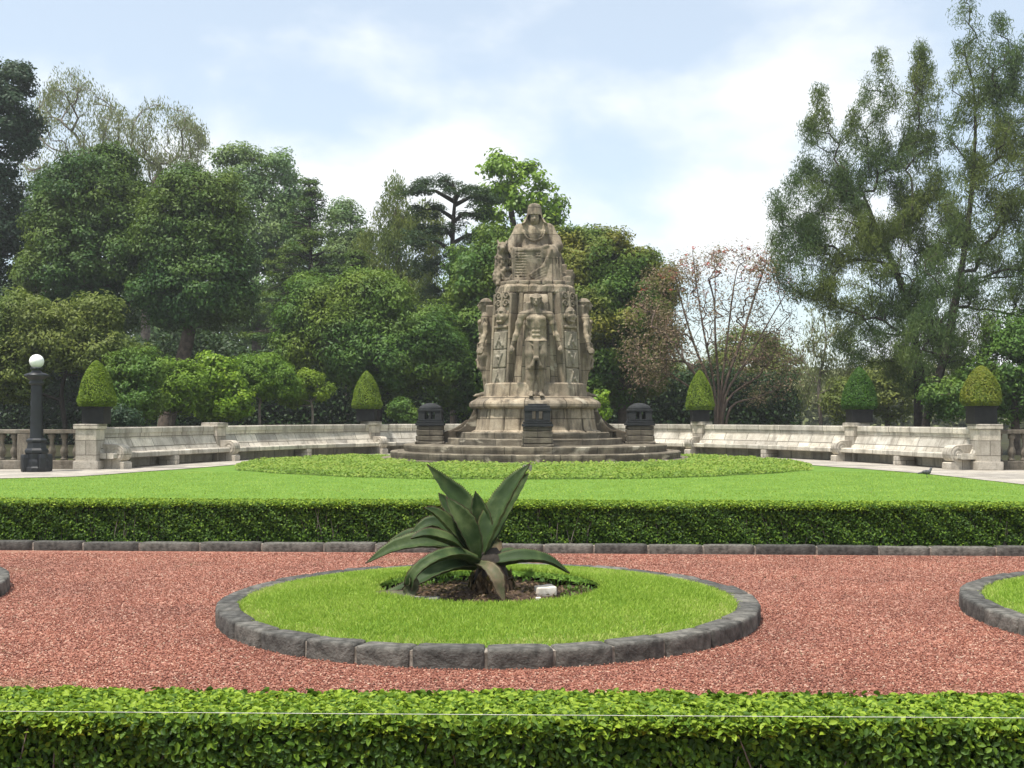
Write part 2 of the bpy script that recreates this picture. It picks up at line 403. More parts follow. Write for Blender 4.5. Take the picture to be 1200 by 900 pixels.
def tubes(segs, k=6):
    """segs: list of (points (m,3), radii (m,))"""
    VV = []; FF = []; b = 0
    for P, R in segs:
        P = np.asarray(P, float); R = np.asarray(R, float); m_ = len(P)
        if m_ < 2: continue
        T = unit(np.gradient(P, axis=0)); ref = np.array([.31, .87, .2]) if abs(T[0] @ np.array([.31, .87, .2])) < .85 else np.array([1., 0, .2])
        A = unit(np.cross(T, ref)); B = np.cross(T, A)
        kk = k if R.max() > .03 else 4 if R.max() > .015 else 3
        th = np.arange(kk) * 2 * np.pi / kk
        V = P[:, None] + R[:, None, None] * (np.cos(th)[None, :, None] * A[:, None] + np.sin(th)[None, :, None] * B[:, None])
        VV.append(V.reshape(-1, 3))
        j = np.arange(m_ - 1)[:, None] * kk; i = np.arange(kk)[None]
        i2 = (i + 1) % kk
        FF.append(np.stack([j + i, j + i2, j + kk + i2, j + kk + i], -1).reshape(-1, 4) + b)
        b += m_ * kk
    return np.concatenate(VV), np.concatenate(FF)
def skeleton(trunk, tips, r_tip=.012, power=2.2, wander=.12, step=.7, bias=.22, rmax=None, flare=1.35, taper=.45):
    """grow limbs from a trunk polyline out to every tip; returns tube segments"""
    nodes = [np.array(p, float) for p in trunk]; par = [-1] + list(range(len(trunk) - 1))
    plen = [0.0]
    for i in range(1, len(trunk)): plen.append(plen[-1] + np.linalg.norm(nodes[i] - nodes[i - 1]))
    root = nodes[0]; tl = plen[-1]
    start = max(1, int(len(trunk) * .45))
    order = sorted(range(len(tips)), key=lambda i: np.linalg.norm(tips[i] - root))
    endn = []
    for i in order:
        p = np.asarray(tips[i], float)
        A = np.array(nodes[start:]); pl = np.array(plen[start:])
        d = np.linalg.norm(A - p, axis=1)
        low = np.maximum(0, A[:, 2] - p[2]) * .5
        j = int(np.argmin(d + bias * pl + low)) + start
        base = nodes[j]; L_ = np.linalg.norm(p - base); n = max(2, int(L_ / step))
        side = rng.normal(size=3) * wander * L_
        prev = j
        for q in range(1, n + 1):
            t_ = q / n
            x = base + (p - base) * t_ + side * math.sin(math.pi * t_) * .5 + np.array([0, 0, .12 * L_ * math.sin(math.pi * t_) * .5]) + rng.normal(size=3) * wander * .12 * L_ / n * (q < n)
            nodes.append(x); par.append(prev); plen.append(plen[prev] + L_ / n); prev = len(nodes) - 1
        endn.append(prev)
    nN = len(nodes); kids = [[] for _ in range(nN)]
    for i in range(nN):
        if par[i] >= 0: kids[par[i]].append(i)
    acc = np.zeros(nN)
    for i in sorted(range(nN), key=lambda i: -plen[i]):
        if not kids[i]: acc[i] = max(acc[i], r_tip ** power)
        if par[i] >= 0: acc[par[i]] += acc[i]
    # trunk nodes are visited in order of path length, so their sums are complete
    R = acc ** (1 / power)
    if rmax: R *= min(1, rmax / R[0]) if R[0] > rmax else 1; R = np.where(plen < np.float64(tl), np.maximum(R, R), R)
    if rmax and R[0] < rmax * .6:
        for i in range(len(trunk)): R[i] = max(R[i], rmax * (1 - taper * i / len(trunk)))
    R[0] *= flare
    segs = []
    stack = [(0, None)]
    while stack:
        i, p = stack.pop()
        ch = [i] if p is None else [p, i]; cur = i
        while kids[cur]:
            ks = sorted(kids[cur], key=lambda q: -R[q])
            for o in ks[1:]: stack.append((o, cur))
            cur = ks[0]; ch.append(cur)
        P = np.array([nodes[q] for q in ch]); Rr = np.array([R[q] for q in ch])
        if p is not None: Rr[0] = min(Rr[0], Rr[1] * 1.15)
        segs.append((P, Rr))
    return segs
def lobes_points(lobes, D, n, surf=.55, thick=1.0, flat=1.0, cone=0.0):
    """clump centres in the union of ellipsoids measured in the photo, shell-weighted"""
    s = D / F; A = np.array([l[2] * l[3] for l in lobes], float) ; A /= A.sum()
    pts = []; dirs = []
    C = np.array([Q(l[0], l[1], D + (l[4] if len(l) > 4 else 0)) for l in lobes]); Rr = np.array([[l[2] * s, min(l[2], l[3] * 1.2) * s * thick, l[3] * s] for l in lobes])
    while len(pts) < n:
        i = rng.choice(len(lobes), p=A); d = rand_dirs(1)[0]
        u = 1 - rng.random() ** 1.6 * (1 - surf)
        cz = max(0, d[2]) * cone; p = C[i] + d * Rr[i] * u * np.array([1 - cz * .8, 1 - cz * .8, flat * (1 + cz * .35)])
        # skip what lies deep inside another lobe
        q = (p - C) / Rr; deep = (np.sum(q * q, 1) < .35); deep[i] = False
        if deep.any() and rng.random() < .8: continue
        pts.append(p); dirs.append(d)
    return np.array(pts), np.array(dirs)
def clump_leaves(C, Dr, rc, per, length, aspect, upbias=.5, droop=0.0, flat=.7, hang=False, thin=1.0):
    n = len(C); rr = rc * rng.uniform(.6, 1.35, n)
    cnt = np.maximum(3, (per * (rr / rc) ** 2 * rng.uniform(.5, 1.3, n) * thin).astype(int))
    idx = np.repeat(np.arange(n), cnt); m_ = len(idx)
    d = rand_dirs(m_); u = rng.random(m_) ** .45
    off = d * (rr[idx] * u)[:, None]; off[:, 2] *= flat; off[:, 2] -= droop * (off[:, 0] ** 2 + off[:, 1] ** 2) / rc
    P = C[idx] + off
    Nn = unit(d * .8 + Dr[idx] * .5 + np.array([0, 0, upbias]) + rng.normal(size=(m_, 3)) * .45)
    along = None
    if hang: along = np.array([0, 0, -1.0 if hang is True else 0.9]) + rng.normal(size=(m_, 3)) * (.45 if hang is True else .75)
    base = rng.random(n)
    tint = np.clip(base[idx] * .55 + rng.random(m_) * .45, 0, 1)
    if hang: Nn = unit(rng.normal(size=(m_, 3)) * [1, 1, .3])
    return leaf_cards(P, Nn, length, aspect, tint, along)

def tree(name, label, cat, D, trunk, lobes, clumps=260, rc=.75, per=120, leaf=.2, aspect=.5, mat='leaf_mid', bark='bark', rtrunk=.25,
         surf=.5, thick=1.0, upbias=.5, droop=0.0, hang=False, flat=.7, group='trees beyond the curved stone bench', r_tip=.014, tipfrac=.5, wander=.12, thin=1.0, zbase=-.05, cone=0.0):
    tr = [Q(x, y, D + (dz[0] if dz else 0)) for x, y, *dz in trunk]
    base = Vector((tr[0].x, tr[0].y, zbase)); tr = [base] + [p for p in tr if p.z > .3]
    root = empty(name, base, label=label, cat=cat, group=group)
    B = np.array(base)
    C, Dr = lobes_points(lobes, D, clumps, surf, thick, cone=cone)
    low = C[:, 2] < .5; C[low, 2] = .5 + rng.random(low.sum()) * .5
    sel = rng.random(len(C)) < tipfrac
    segs = skeleton([np.array(p) for p in catmull(tr, 4)], list(C[sel]), r_tip=r_tip, rmax=rtrunk, wander=wander)
    V, Fc = tubes(segs, 8)
    link('trunk', np_mesh('trunk', V - B, Fc, smooth=True), M[bark], root)
    V, Fc, ti = clump_leaves(C, Dr, rc, per, leaf, aspect, upbias, droop, flat, hang, thin)
    link('crown', np_mesh('crown', V - B, Fc, attrs={'tint': ti}), M[mat], root)
    return root, C, Dr, B

# ================================================================ ground, paths
def poly_sheet(name, pts, z, mat, kind='structure', sub=0):
    bm = bmesh.new(); vs = [bm.verts.new((p[0], p[1], z)) for p in pts]; bm.faces.new(vs)
    bmesh.ops.triangulate(bm, faces=bm.faces[:])
    me = bpy.data.meshes.new(name); bm.to_mesh(me); bm.free(); box_uv(me)
    return tag(link(name, me, mat), kind=kind)
poly_sheet('ground', [(-900, -200), (900, -200), (900, 1500), (-900, 1500)], -.012, M['ground_far'])

# wall line, inner face of the curved bench wall
PIERS = [G(110, 550), G(255, 540), G(437, 531.5), G(820, 532.5), G(1000, 540.5), G(1150, 551)]
ctrl = [PIERS[0], PIERS[1], PIERS[2], Vector((1.0, 49.6, 0)), PIERS[3], PIERS[4], PIERS[5]]
WALL = catmull(ctrl, 14)
path_in = [G(-140, 566), G(0, 561), G(90, 558.5), G(160, 553.5), G(230, 548.5), G(285, 543.8), Vector((-8.3, 41.0, 0)), Vector((-5.9, 44.2, 0)), Vector((-2.4, 46.3, 0)), Vector((1, 47, 0)),
           Vector((4.6, 46.2, 0)), Vector((8.0, 43.2, 0)), G(905, 541), G(960, 546), G(1030, 551), G(1100, 557), G(1200, 568), G(1360, 584)]
path_in = catmull(path_in, 5)
outer = [p + Vector((0, .4, 0)) for p in WALL]
_unused = [(p.x, p.y) for p in path_in] + [(20, path_in[-1].y), (24, 33.4), (14, 33.4)] + [(p.x, p.y) for p in reversed(outer)] + [(-13, 33.9), (-26, 33.9), (-26, path_in[0].y)]
def strip(name, A, B, z, mat, n=160):
    def res(P):
        P = np.array([(p[0], p[1]) for p in P]); s = np.r_[0, np.cumsum(np.linalg.norm(np.diff(P, axis=0), axis=1))]; s /= s[-1]
        q = np.linspace(0, 1, n); return np.stack([np.interp(q, s, P[:, 0]), np.interp(q, s, P[:, 1])], 1)
    a, b = res(A), res(B); V = [(x, y, z) for x, y in a] + [(x, y, z) for x, y in b]
    me = bpy.data.meshes.new(name); me.from_pydata(V, [], [[i, i + 1, n + i + 1, n + i] for i in range(n - 1)]); box_uv(me); me.update()
    return tag(link(name, me, mat), kind='structure')
strip('path', path_in, [(-24, 33.9), (-13, 33.9)] + [(p.x, p.y) for p in outer] + [(14, 33.4), (24, 33.4)], .010, M['paving'])

def hline(y0, t):                      # line across the garden: depth y0 at X=0, slope t
    return lambda x, off=0: y0 + t * x + off
kerb_far = hline(12.96, -.0487)
hedge_far_front = lambda x: kerb_far(x, .26)
near_back = hline(4.60, -.022)
poly_sheet('lawn', [(-26, hedge_far_front(-26) + .1), (26, hedge_far_front(26) + .1), (26, 32.8), (13.3, 32.8), (12, 45), (6, 49), (0, 49.8), (-4, 49), (-9, 44), (-12.2, 33.1), (-26, 33.1)], -.004, M['lawn'])
poly_sheet('gravel_path', [(-16, near_back(-13) - 2.2), (16, near_back(13) - 2.2), (16, kerb_far(16, .05)), (-16, kerb_far(-16, .05))], 0.0, M['gravel_base'])

# loose red gravel, real stones
def gravel():
    n = 310000
    y = 4.3 + (kerb_far(0) - 4.3) * rng.random(n) ** 1.5
    x = (rng.random(n) - .5) * 2 * (y * .5 + 1.2)
    keep = (y < 12.9 - .0487 * x)
    for cx, cy in BEDS: keep &= ((x - cx) ** 2 + (y - cy) ** 2 > 2.02 ** 2)
    x, y = x[keep], y[keep]; n = len(x)
    o = np.array([[1, 0, 0], [-1, 0, 0], [0, 1, 0], [0, -1, 0], [0, 0, 1], [0, 0, -1]], float)
    s = rng.uniform(.0026, .0080, n)[:, None, None] * rng.uniform(.55, 1.3, (n, 6, 1))
    R = rng.normal(size=(n, 3, 3)); Qm, _ = np.linalg.qr(R)
    V = np.einsum('ij,njk->nik', o, Qm) * s
    V += np.stack([x, y, .003 + s[:, 0, 0] * .35], 1)[:, None]
    Fi = np.array([[0, 2, 4], [2, 1, 4], [1, 3, 4], [3, 0, 4], [2, 0, 5], [1, 2, 5], [3, 1, 5], [0, 3, 5]])
    Fc = (np.arange(n)[:, None, None] * 6 + Fi).reshape(-1, 3)
    tag(link('gravel', np_mesh('gravel', V.reshape(-1, 3), Fc, attrs={'tint': np.repeat(rng.random(n), 8)}), M['gravel_stone']), 'loose crushed red volcanic gravel strewn between the two hedges', 'gravel', kind='stuff')
BEDS = [(-.18, 9.12), (5.61, 8.66), (-6.45, 9.55)]
BED_R = 2.1
gravel()

# ================================================================ hedges
def hedge(label, front, back, x0, x1, ztop, leaf, dens_top, dens_front, z_low=.03, seed=1):
    root = empty('hedge', ((x0 + x1) / 2, front(0), 0), label=label, cat='hedge')
    B = np.array(root.location)
    # closed core, its near-black colour stands in for shade between the leaves
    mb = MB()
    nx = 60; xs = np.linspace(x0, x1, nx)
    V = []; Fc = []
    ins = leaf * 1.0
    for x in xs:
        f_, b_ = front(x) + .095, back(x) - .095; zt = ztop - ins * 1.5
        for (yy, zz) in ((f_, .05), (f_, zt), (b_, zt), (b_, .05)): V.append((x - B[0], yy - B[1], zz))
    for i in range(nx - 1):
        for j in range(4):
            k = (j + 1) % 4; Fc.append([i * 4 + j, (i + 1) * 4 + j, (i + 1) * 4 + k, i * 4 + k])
    mb.add(V, Fc).build('shade_core', M['leaf_core'], root)
    def bumpz(x, y): return .007 * np.sin(x * 3.1 + seed) * np.cos(y * 4) + .004 * np.sin(x * 11 + 2 * seed) + .006 * np.sin(x * 29 + y * 17)
    W = back(0) - front(0); Lx = x1 - x0
    # top leaves
    n = int(dens_top * Lx * W); x = rng.uniform(x0, x1, n); u = rng.uniform(-.02, 1.02, n); y = front(x) + u * W
    z = ztop + bumpz(x, y) - rng.random(n) ** 1.4 * .05 - .02 * np.maximum(0, np.abs(u - .5) - .42) * 12
    Pt = np.stack([x, y, z], 1); Nt = unit(np.stack([rng.normal(size=n) * .5, rng.normal(size=n) * .5 - .1, np.ones(n)], 1))
    at = unit(rng.normal(size=(n, 3)) * [1, 1, .5] + [0, 0, .25])
    # a fair share of shoots standing up
    # front leaves
    n2 = int(1.3 * dens_front * Lx * (ztop - z_low)); x = rng.uniform(x0, x1, n2); v = rng.random(n2)
    z = z_low + v * (ztop - z_low); y = front(x) + .014 * np.sin(x * 5 + z * 9 + seed) + .012 * np.sin(x * 17 + z * 21) + rng.random(n2) ** 1.2 * .095 + .02 * np.sin(x * 2.3)
    # thin at the foot
    keep = rng.random(n2) < np.clip(.35 + (z - z_low) / .16, 0, 1); x, y, z = x[keep], y[keep], z[keep]; n2 = len(x)
    z_f = z
    Pf = np.stack([x, y, z], 1); Nf = unit(np.stack([rng.normal(size=n2) * .55, -np.ones(n2), .55 + rng.normal(size=n2) * .45], 1))
    af = unit(rng.normal(size=(n2, 3)) * [1, .5, 1] + [0, -.2, .3])
    # back leaves, fewer
    n3 = int(n2 * .3); x = rng.uniform(x0, x1, n3); z = rng.uniform(z_low, ztop, n3); y = back(x) - rng.random(n3) * .05
    Pb = np.stack([x, y, z], 1); Nb = unit(np.stack([rng.normal(size=n3) * .5, np.ones(n3), .5 + rng.normal(size=n3) * .4], 1))
    P = np.concatenate([Pt, Pf, Pb]); Nn = np.concatenate([Nt, Nf, Nb]); al = np.concatenate([at, af, unit(rng.normal(size=(n3, 3)))])
    t_ = np.clip(rng.beta(1.3, 1.4, len(P)) + np.concatenate([np.full(n, .30), .28 * np.clip((z_f - ztop + .06) / .06, 0, 1) - .17, np.full(n3, -.1)]), 0, 1)  # light put into leaf tint: top and upper edge lighter, front and back darker
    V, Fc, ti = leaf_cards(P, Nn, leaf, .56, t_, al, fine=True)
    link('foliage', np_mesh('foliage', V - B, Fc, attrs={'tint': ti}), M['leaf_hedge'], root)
    # visible twigs in the front face
    segs = []
    for _ in range(int(Lx * (16 if leaf < .04 else 10))):
        x = rng.uniform(x0, x1); p = np.array([x, front(x) + .06, 0.0]); h = ztop * rng.uniform(.5, .95)
        d = np.array([rng.normal() * .08, -.03 * rng.random(), h]); m_ = p + d * .5 + rng.normal(size=3) * .015
        segs.append((np.array([p, m_, p + d]) - B, np.array([.006, .005, .003])))
    V, Fc = tubes(segs, 5); tag(link('twigs', np_mesh('twigs', V, Fc, smooth=True), M['bark_grey'], root), kind='stuff')
    return root
simple('leaf_core', (.008, .014, .005), (.016, .026, .009), 12, .95, 1, .03, 30)  # near-black, inner shade of the foliage put into the colour
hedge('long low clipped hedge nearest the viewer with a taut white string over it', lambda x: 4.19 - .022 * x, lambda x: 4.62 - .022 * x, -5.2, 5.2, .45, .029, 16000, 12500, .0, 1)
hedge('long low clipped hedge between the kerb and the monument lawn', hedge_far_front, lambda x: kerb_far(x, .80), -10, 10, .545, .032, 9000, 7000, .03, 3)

s0, s1 = Vector((-5.2, 4.28, .478)), Vector((5.2, 4.02, .478))
pts = [np.array(s0.lerp(s1, k / 24)) - np.array([0, 0, .006 * math.sin(math.pi * k / 24)]) for k in range(25)]
V, Fc = tubes([(np.array(pts), np.full(25, .0011))], 6)
tag(link('string', np_mesh('string', V, Fc, smooth=True), M['string_white']), 'taut thin white guide string stretched along the nearest hedge', 'string')

# ================================================================ kerbs and round beds
def straight_kerb():
    root = empty('stone_kerb', (0, kerb_far(0), 0), label='straight dark stone kerb between the gravel and the far hedge', cat='kerb')
    x = -10; i = 0; ang = math.atan(-.0487)
    while x < 10:
        w = random.uniform(.56, .72); i += 1
        V, Fc = rbox(w / 2 - .009, .062, .066, .014, 4, .006, i, (0, 0, 0))
        mb = MB().add(V, Fc, True)
        mb.build('kerb_stone', M['kerb_stone'], root, (x + w / 2, kerb_far(x + w / 2, .075) - kerb_far(0), .035 + random.uniform(-.006, .006)), ang + random.uniform(-.006, .006))
        x += w
    mb = MB(); V, Fc = rbox(10, .052, .052, .01, 2); mb.add(V, Fc).build('mortar', M['mortar'], root, (0, .075, .038), ang)
straight_kerb()

def mound_z(r): return .095 + .135 * (1 - np.clip(r / 1.96, 0, 1) ** 2.3)
def round_bed(cx, cy, label, seed, soil_r=0.0):
    c = Vector((cx, cy, 0))
    root = empty('stone_kerb', c, label=label, cat='kerb', group='round kerbs in the gravel')
    a = random.random(); end = a + 2 * math.pi; i = seed * 50
    while a < end - .08:
        w = random.uniform(.36, .47) / BED_R
        if end - a - w < .1: w = end - a
        i += 1
        V, Fc = rbox(BED_R * w / 2 - .009, .088, .095, .018, 5, .008, i)
        V2 = []
        am = a + w / 2
        for p in V:
            rr = BED_R - .088 + p[1]; th = am + p[0] / BED_R * 1.0
            V2.append((rr * math.cos(th) - BED_R * math.cos(am), rr * math.sin(th) - BED_R * math.sin(am), p[2]))
        MB().add(V2, [f[::-1] for f in Fc], True).build('kerb_stone', M['kerb_stone'], root, (BED_R * math.cos(am), BED_R * math.sin(am), .028 + random.uniform(-.006, .008)))
        a += w
    V, Fc = lathe([(BED_R - .165, 0), (BED_R - .165, .102), (BED_R - .022, .102), (BED_R - .018, .0)], 96)
    MB().add(V, Fc[:-2]).build('mortar', M['mortar'], root)
    # turf
    n = 48; m_ = 96; V = []; Fc = []
    r0 = soil_r
    for j in range(n + 1):
        r = r0 + (1.935 - r0) * j / n
        for k in range(m_):
            th = 2 * math.pi * k / m_; rr = r * (1 + .03 * math.sin(3 * th + 1) + .03 * math.sin(7 * th)) if j == 0 and r0 else r
            V.append((rr * math.cos(th), rr * math.sin(th), float(mound_z(r)) - (.05 if j == 0 and r0 else 0) + .006 * mnoise.noise(Vector((r * math.cos(th) * 6, r * math.sin(th) * 6, 0)))))
    for j in range(n):
        for k in range(m_):
            q = (k + 1) % m_; Fc.append([j * m_ + k, (j + 1) * m_ + k, (j + 1) * m_ + q, j * m_ + q])
    if not r0: pass
    o = MB().add(V, Fc, True).build('lawn', M['lawn'], None, c); tag(o, kind='structure')
    nb = 120000 if r0 else 100000
    r = np.sqrt(rng.uniform((r0 * .97) ** 2, 1.945 ** 2, nb)); th = rng.uniform(0, 2 * np.pi, nb)
    x, y = r * np.cos(th), r * np.sin(th)
    z = mound_z(r)
    h = rng.uniform(.012, .030, nb); lean = rng.normal(size=(nb, 2)) * .016; wd = rng.uniform(.0024, .0045, nb); fa = rng.uniform(0, np.pi, nb)
    dx, dy = np.cos(fa) * wd, np.sin(fa) * wd
    P0 = np.stack([x - dx, y - dy, z - .004], 1); P1 = np.stack([x + dx, y + dy, z - .004], 1)
    P2 = np.stack([x + lean[:, 0] + dx * .3, y + lean[:, 1] + dy * .3, z + h], 1); P3 = np.stack([x + lean[:, 0] - dx * .3, y + lean[:, 1] - dy * .3, z + h], 1)
    V = np.stack([P0, P1, P2, P3], 1).reshape(-1, 3)
    dry = np.array([mnoise.noise(Vector((float(a_) * 1.6, float(b_) * 1.6, seed))) for a_, b_ in zip(x, y)])
    ti = np.clip(.12 + rng.beta(2, 2.2, nb) * .75 + np.clip(dry, -.2, .5) * .35 + (r > 1.8) * rng.random(nb) * .35, 0, 1)
    g = link('grass', np_mesh('grass', V, np.arange(4 * nb).reshape(nb, 4), attrs={'tint': ti}), M['grass'], None, c)
    tag(g, 'short grass growing inside the kerb ' + ('around the agave' if r0 else 'of a bed cut off at the picture edge'), 'grass', kind='stuff')
round_bed(*BEDS[0], 'ring of dark stone blocks round the central agave bed', 1, .9)
round_bed(*BEDS[1], 'ring of dark stone blocks cut off by the right edge', 2)
round_bed(*BEDS[2], 'ring of dark stone blocks barely showing at the left edge', 3)

# soil in the middle bed
SOILC = Vector((BEDS[0][0], BEDS[0][1], 0))
def soil():
    n = 60; V = []; Fc = []
    for j in range(n):
        for i in range(n):
            x, y = (i / (n - 1) - .5) * 2.1, (j / (n - 1) - .5) * 2.1
            z = .115 + .05 * mnoise.noise(Vector((x * 3, y * 3, 5))) + .03 * mnoise.noise(Vector((x * 11, y * 11, 2))) + .06 * math.exp(-(x * x + y * y) * 6)
            V.append((x, y, z))
    for j in range(n - 1):
        for i in range(n - 1): Fc.append([j * n + i, j * n + i + 1, (j + 1) * n + i + 1, (j + 1) * n + i])
    keep = [f for f in Fc if all(V[i][0] ** 2 + V[i][1] ** 2 < 1.04 ** 2 for i in f)]
    o = MB().add(V, keep, True).build('soil', M['soil'], None, SOILC); tag(o, kind='structure')
    # fallen bits and clods
    m_ = 2600; r = np.sqrt(rng.random(m_)) * .86; th = rng.uniform(0, 2 * np.pi, m_)
    P = np.stack([r * np.cos(th), r * np.sin(th), np.full(m_, .155)], 1)
    P[:, 2] = [.122 + .05 * mnoise.noise(Vector((x * 3, y * 3, 5))) + .03 * mnoise.noise(Vector((x * 11, y * 11, 2))) + .06 * math.exp(-(x * x + y * y) * 6) + .006 for x, y in P[:, :2]]
    V, Fc, ti = leaf_cards(P, unit(rng.normal(size=(m_, 3)) * .45 + [0, 0, 1]), .035, .5, rng.random(m_) ** 1.3)
    tag(link('leaf_litter', np_mesh('leaf_litter', V, Fc, attrs={'tint': ti}), M['dead_leaf'], None, SOILC), 'brown leaf litter on the bare soil beneath the agave', 'leaf litter', kind='stuff')
    m_ = 700; r = rng.uniform(.6, .9, m_); th = rng.uniform(0, 2 * np.pi, m_)
    P = np.stack([r * np.cos(th), r * np.sin(th), np.full(m_, .17)], 1)
    V, Fc, ti = leaf_cards(P, unit(rng.normal(size=(m_, 3)) * .7 + [0, 0, .6]), .045, .35, rng.random(m_), along=unit(rng.normal(size=(m_, 3)) * .5 + [0, 0, 1]))
    tag(link('weeds', np_mesh('weeds', V, Fc, attrs={'tint': ti}), M['leaf_mid'], None, SOILC), 'small green weeds along the rim of the agave soil', 'weeds', kind='stuff')
soil()
def rock(name, label, px, py, z, hx, hy, hz, mat, seed, rz=0):
    p = G(px, py, z); V, Fc = rbox(hx, hy, hz, min(hx, hz) * .35, 6, hz * .35, seed)
    o = MB().add(V, Fc, True).build(name, mat, None, (p.x, p.y, z + hz * .6), rz); tag(o, label, 'rock')
rock('rock', 'pale cream rock lying on the soil right of the agave', 639, 696, .15, .08, .055, .04, M['white_rock'], 3, .3)
rock('rock', 'flat grey rock on the soil left of the agave base', 499, 706, .14, .10, .06, .026, M['grey_rock'], 8, -.1)
rock('rock', 'tiny pale pebble on the soil in front of the cream rock', 631, 703, .15, .02, .018, .014, M['white_rock'], 5)

# ================================================================ agave
def agave():
    D0 = 9.12; root3 = Vector((-.16, 9.12, .34))
    root = empty('agave', (-.16, 9.12, .12), label='large dark green agave with arching pointed leaves in the round bed', cat='agave')
    O = Vector(root.location)
    def leaf(pts, w, nrm, mat='agave_leaf', fold=.32, thick=.022, wprof=None, lab=None):
        """pts: (photo zoom x, y, extra distance) from root to tip"""
        P = [Q(400 + a / 4, 530 + b_ / 4, D0 + d) for a, b_, d in pts]
        S = catmull(P, 7); n = len(S); Nv = Vector(nrm).normalized()
        V = []; UV = []
        K = 9; ring = 2 * K
        for i, p in enumerate(S):
            t_ = i / (n - 1)
            T = (S[min(i + 1, n - 1)] - S[max(i - 1, 0)]).normalized()
            side = T.cross(Nv).normalized(); up = side.cross(T).normalized()
            ww = w * (wprof(t_) if wprof else (.46 + .54 * math.sin(min(1, t_ / .5) * math.pi / 2)) * (1 - max(0, (t_ - .42) / .58) ** 1.9)) * .5
            ww = max(ww * .93, .0035)
            th = thick * (1 - t_) ** .6 + .004
            wob = 1 + .05 * math.sin(i * 1.9)
            for q in range(K):
                u = q / (K - 1) * 2 - 1
                V.append(p - O + side * u * ww * wob + up * (abs(u) ** 1.6 * ww * fold * 2))
            for q in range(K):
                u = 1 - q / (K - 1) * 2
                V.append(p - O + side * u * ww * .985 * wob + up * (abs(u) ** 1.6 * ww * fold * 2 - th * (1.02 - abs(u) ** 2) * 1.6 - .003))
        Fc = []
        uvs = []
        for i in range(n - 1):
            for q in range(ring):
                q2 = (q + 1) % ring
                Fc.append([i * ring + q, i * ring + q2, (i + 1) * ring + q2, (i + 1) * ring + q])
                def U(q_):
                    return q_ / (K - 1) if q_ < K else 1 - (q_ - K) / (K - 1)
                uvs += [(U(q), i / (n - 1)), (U(q2), i / (n - 1)), (U(q2), (i + 1) / (n - 1)), (U(q), (i + 1) / (n - 1))]
        # marginal teeth
        b0 = len(V); teeth = []
        Vn = np.array([tuple(v) for v in V])
        tv = []; tf = []; tu = []
        acc = 0.0
        for i in range(2, n - 2):
            for e_, sg in ((0, -1), (K - 1, 1)):
                for fr in (.0, .5):
                    p0 = Vn[i * ring + e_] * (1 - fr) + Vn[(i + 1) * ring + e_] * fr; dT = Vn[(i + 1) * ring + e_] - Vn[i * ring + e_]; dT = dT / (np.linalg.norm(dT) + 1e-9)
                    o_ = Vn[i * ring + e_] - Vn[i * ring + K // 2]; o_ = o_ / (np.linalg.norm(o_) + 1e-9)
                    q0 = b0 + len(tv); tv += [p0 - dT * .004, p0 + o_ * .011 + dT * .004, p0 + dT * .005, p0 - o_ * .003]; tf.append([q0, q0 + 1, q0 + 2, q0 + 3]); tu += [(.5, .99)] * 4
        Vn = np.concatenate([Vn, np.array(tv)]); Fc = Fc + tf; uvs = uvs + tu
        me = np_mesh('leaf', Vn, np.array(Fc), uv=np.array(uvs), smooth=True)
        o = link('leaf', me, M[mat], root)
        if lab: o['label'] = lab
        return o
    dn = 'agave_leaf'
    # upright leaves
    leaf([(640, 500, .05), (612, 360, .16), (560, 240, .22), (480, 150, .22), (402, 56, .2)], .20, (.55, -.8, .15), dn, .30)
    leaf([(630, 500, -.05), (612, 420, -.08), (572, 330, -.10), (530, 270, -.1), (492, 212, -.08)], .175, (.45, -.9, .2), dn, .34)
    leaf([(655, 500, 0), (690, 400, .02), (745, 280, .06), (815, 150, .10), (884, 52, .12)], .245, (-.75, -.66, .1), dn, .34)
    leaf([(660, 490, .12), (720, 380, .2), (775, 260, .26), (840, 150, .28), (878, 100, .28)], .16, (-.5, -.85, .1), dn, .34)
    leaf([(645, 500, .05), (650, 420, .08), (655, 330, .1), (640, 250, .1), (628, 182, .1)], .18, (.1, -1, .1), dn, .36)
    leaf([(650, 500, .18), (665, 430, .25), (688, 350, .3), (690, 290, .34), (672, 240, .34)], .16, (0, -1, .2), dn, .3)
    leaf([(640, 500, .2), (590, 400, .3), (540, 300, .38), (490, 240, .42), (455, 190, .44)], .15, (.3, -.9, .2), dn, .3)
    # left-going leaves
    leaf([(620, 495, -.05), (560, 410, -.08), (500, 340, -.1), (440, 285, -.12), (388, 258, -.14)], .14, (.35, -.55, .75), dn, .3)
    leaf([(600, 490, .1), (540, 410, .1), (470, 350, .1), (400, 340, .08), (312, 398, .05)], .17, (.25, -.5, .85), dn, .28)
    leaf([(600, 500, -.12), (530, 425, -.2), (450, 395, -.26), (390, 385, -.3), (325, 402, -.32)], .15, (.2, -.35, .9), dn, .24)
    leaf([(600, 500, .02), (520, 445, 0), (400, 425, -.05), (250, 450, -.1), (112, 520, -.15)], .19, (.1, -.62, .8), dn, .3)
    leaf([(610, 510, .25), (540, 450, .4), (420, 400, .5), (300, 400, .55), (170, 470, .55)], .19, (.1, -.5, .9), dn, .28)
    # low front-left leaf that bends and dries out
    leaf([(650, 520, -.1), (560, 480, -.28), (470, 490, -.4), (385, 535, -.46), (338, 585, -.48), (322, 640, -.46)], .17, (0, -.5, .88), dn, .3, wprof=lambda t: .8 * (1 - .35 * t))
    leaf([(330, 585, -.47), (334, 630, -.46), (300, 676, -.48), (235, 668, -.46), (160, 652, -.42)], .12, (.2, -.5, .85), 'agave_leaf_withered', .18, .012, lab='withered grey leaf tip lying on the ground')
    leaf([(630, 530, -.1), (540, 530, -.2), (440, 560, -.26), (330, 620, -.3), (200, 655, -.3)], .16, (.1, -.45, .9), dn, .2)
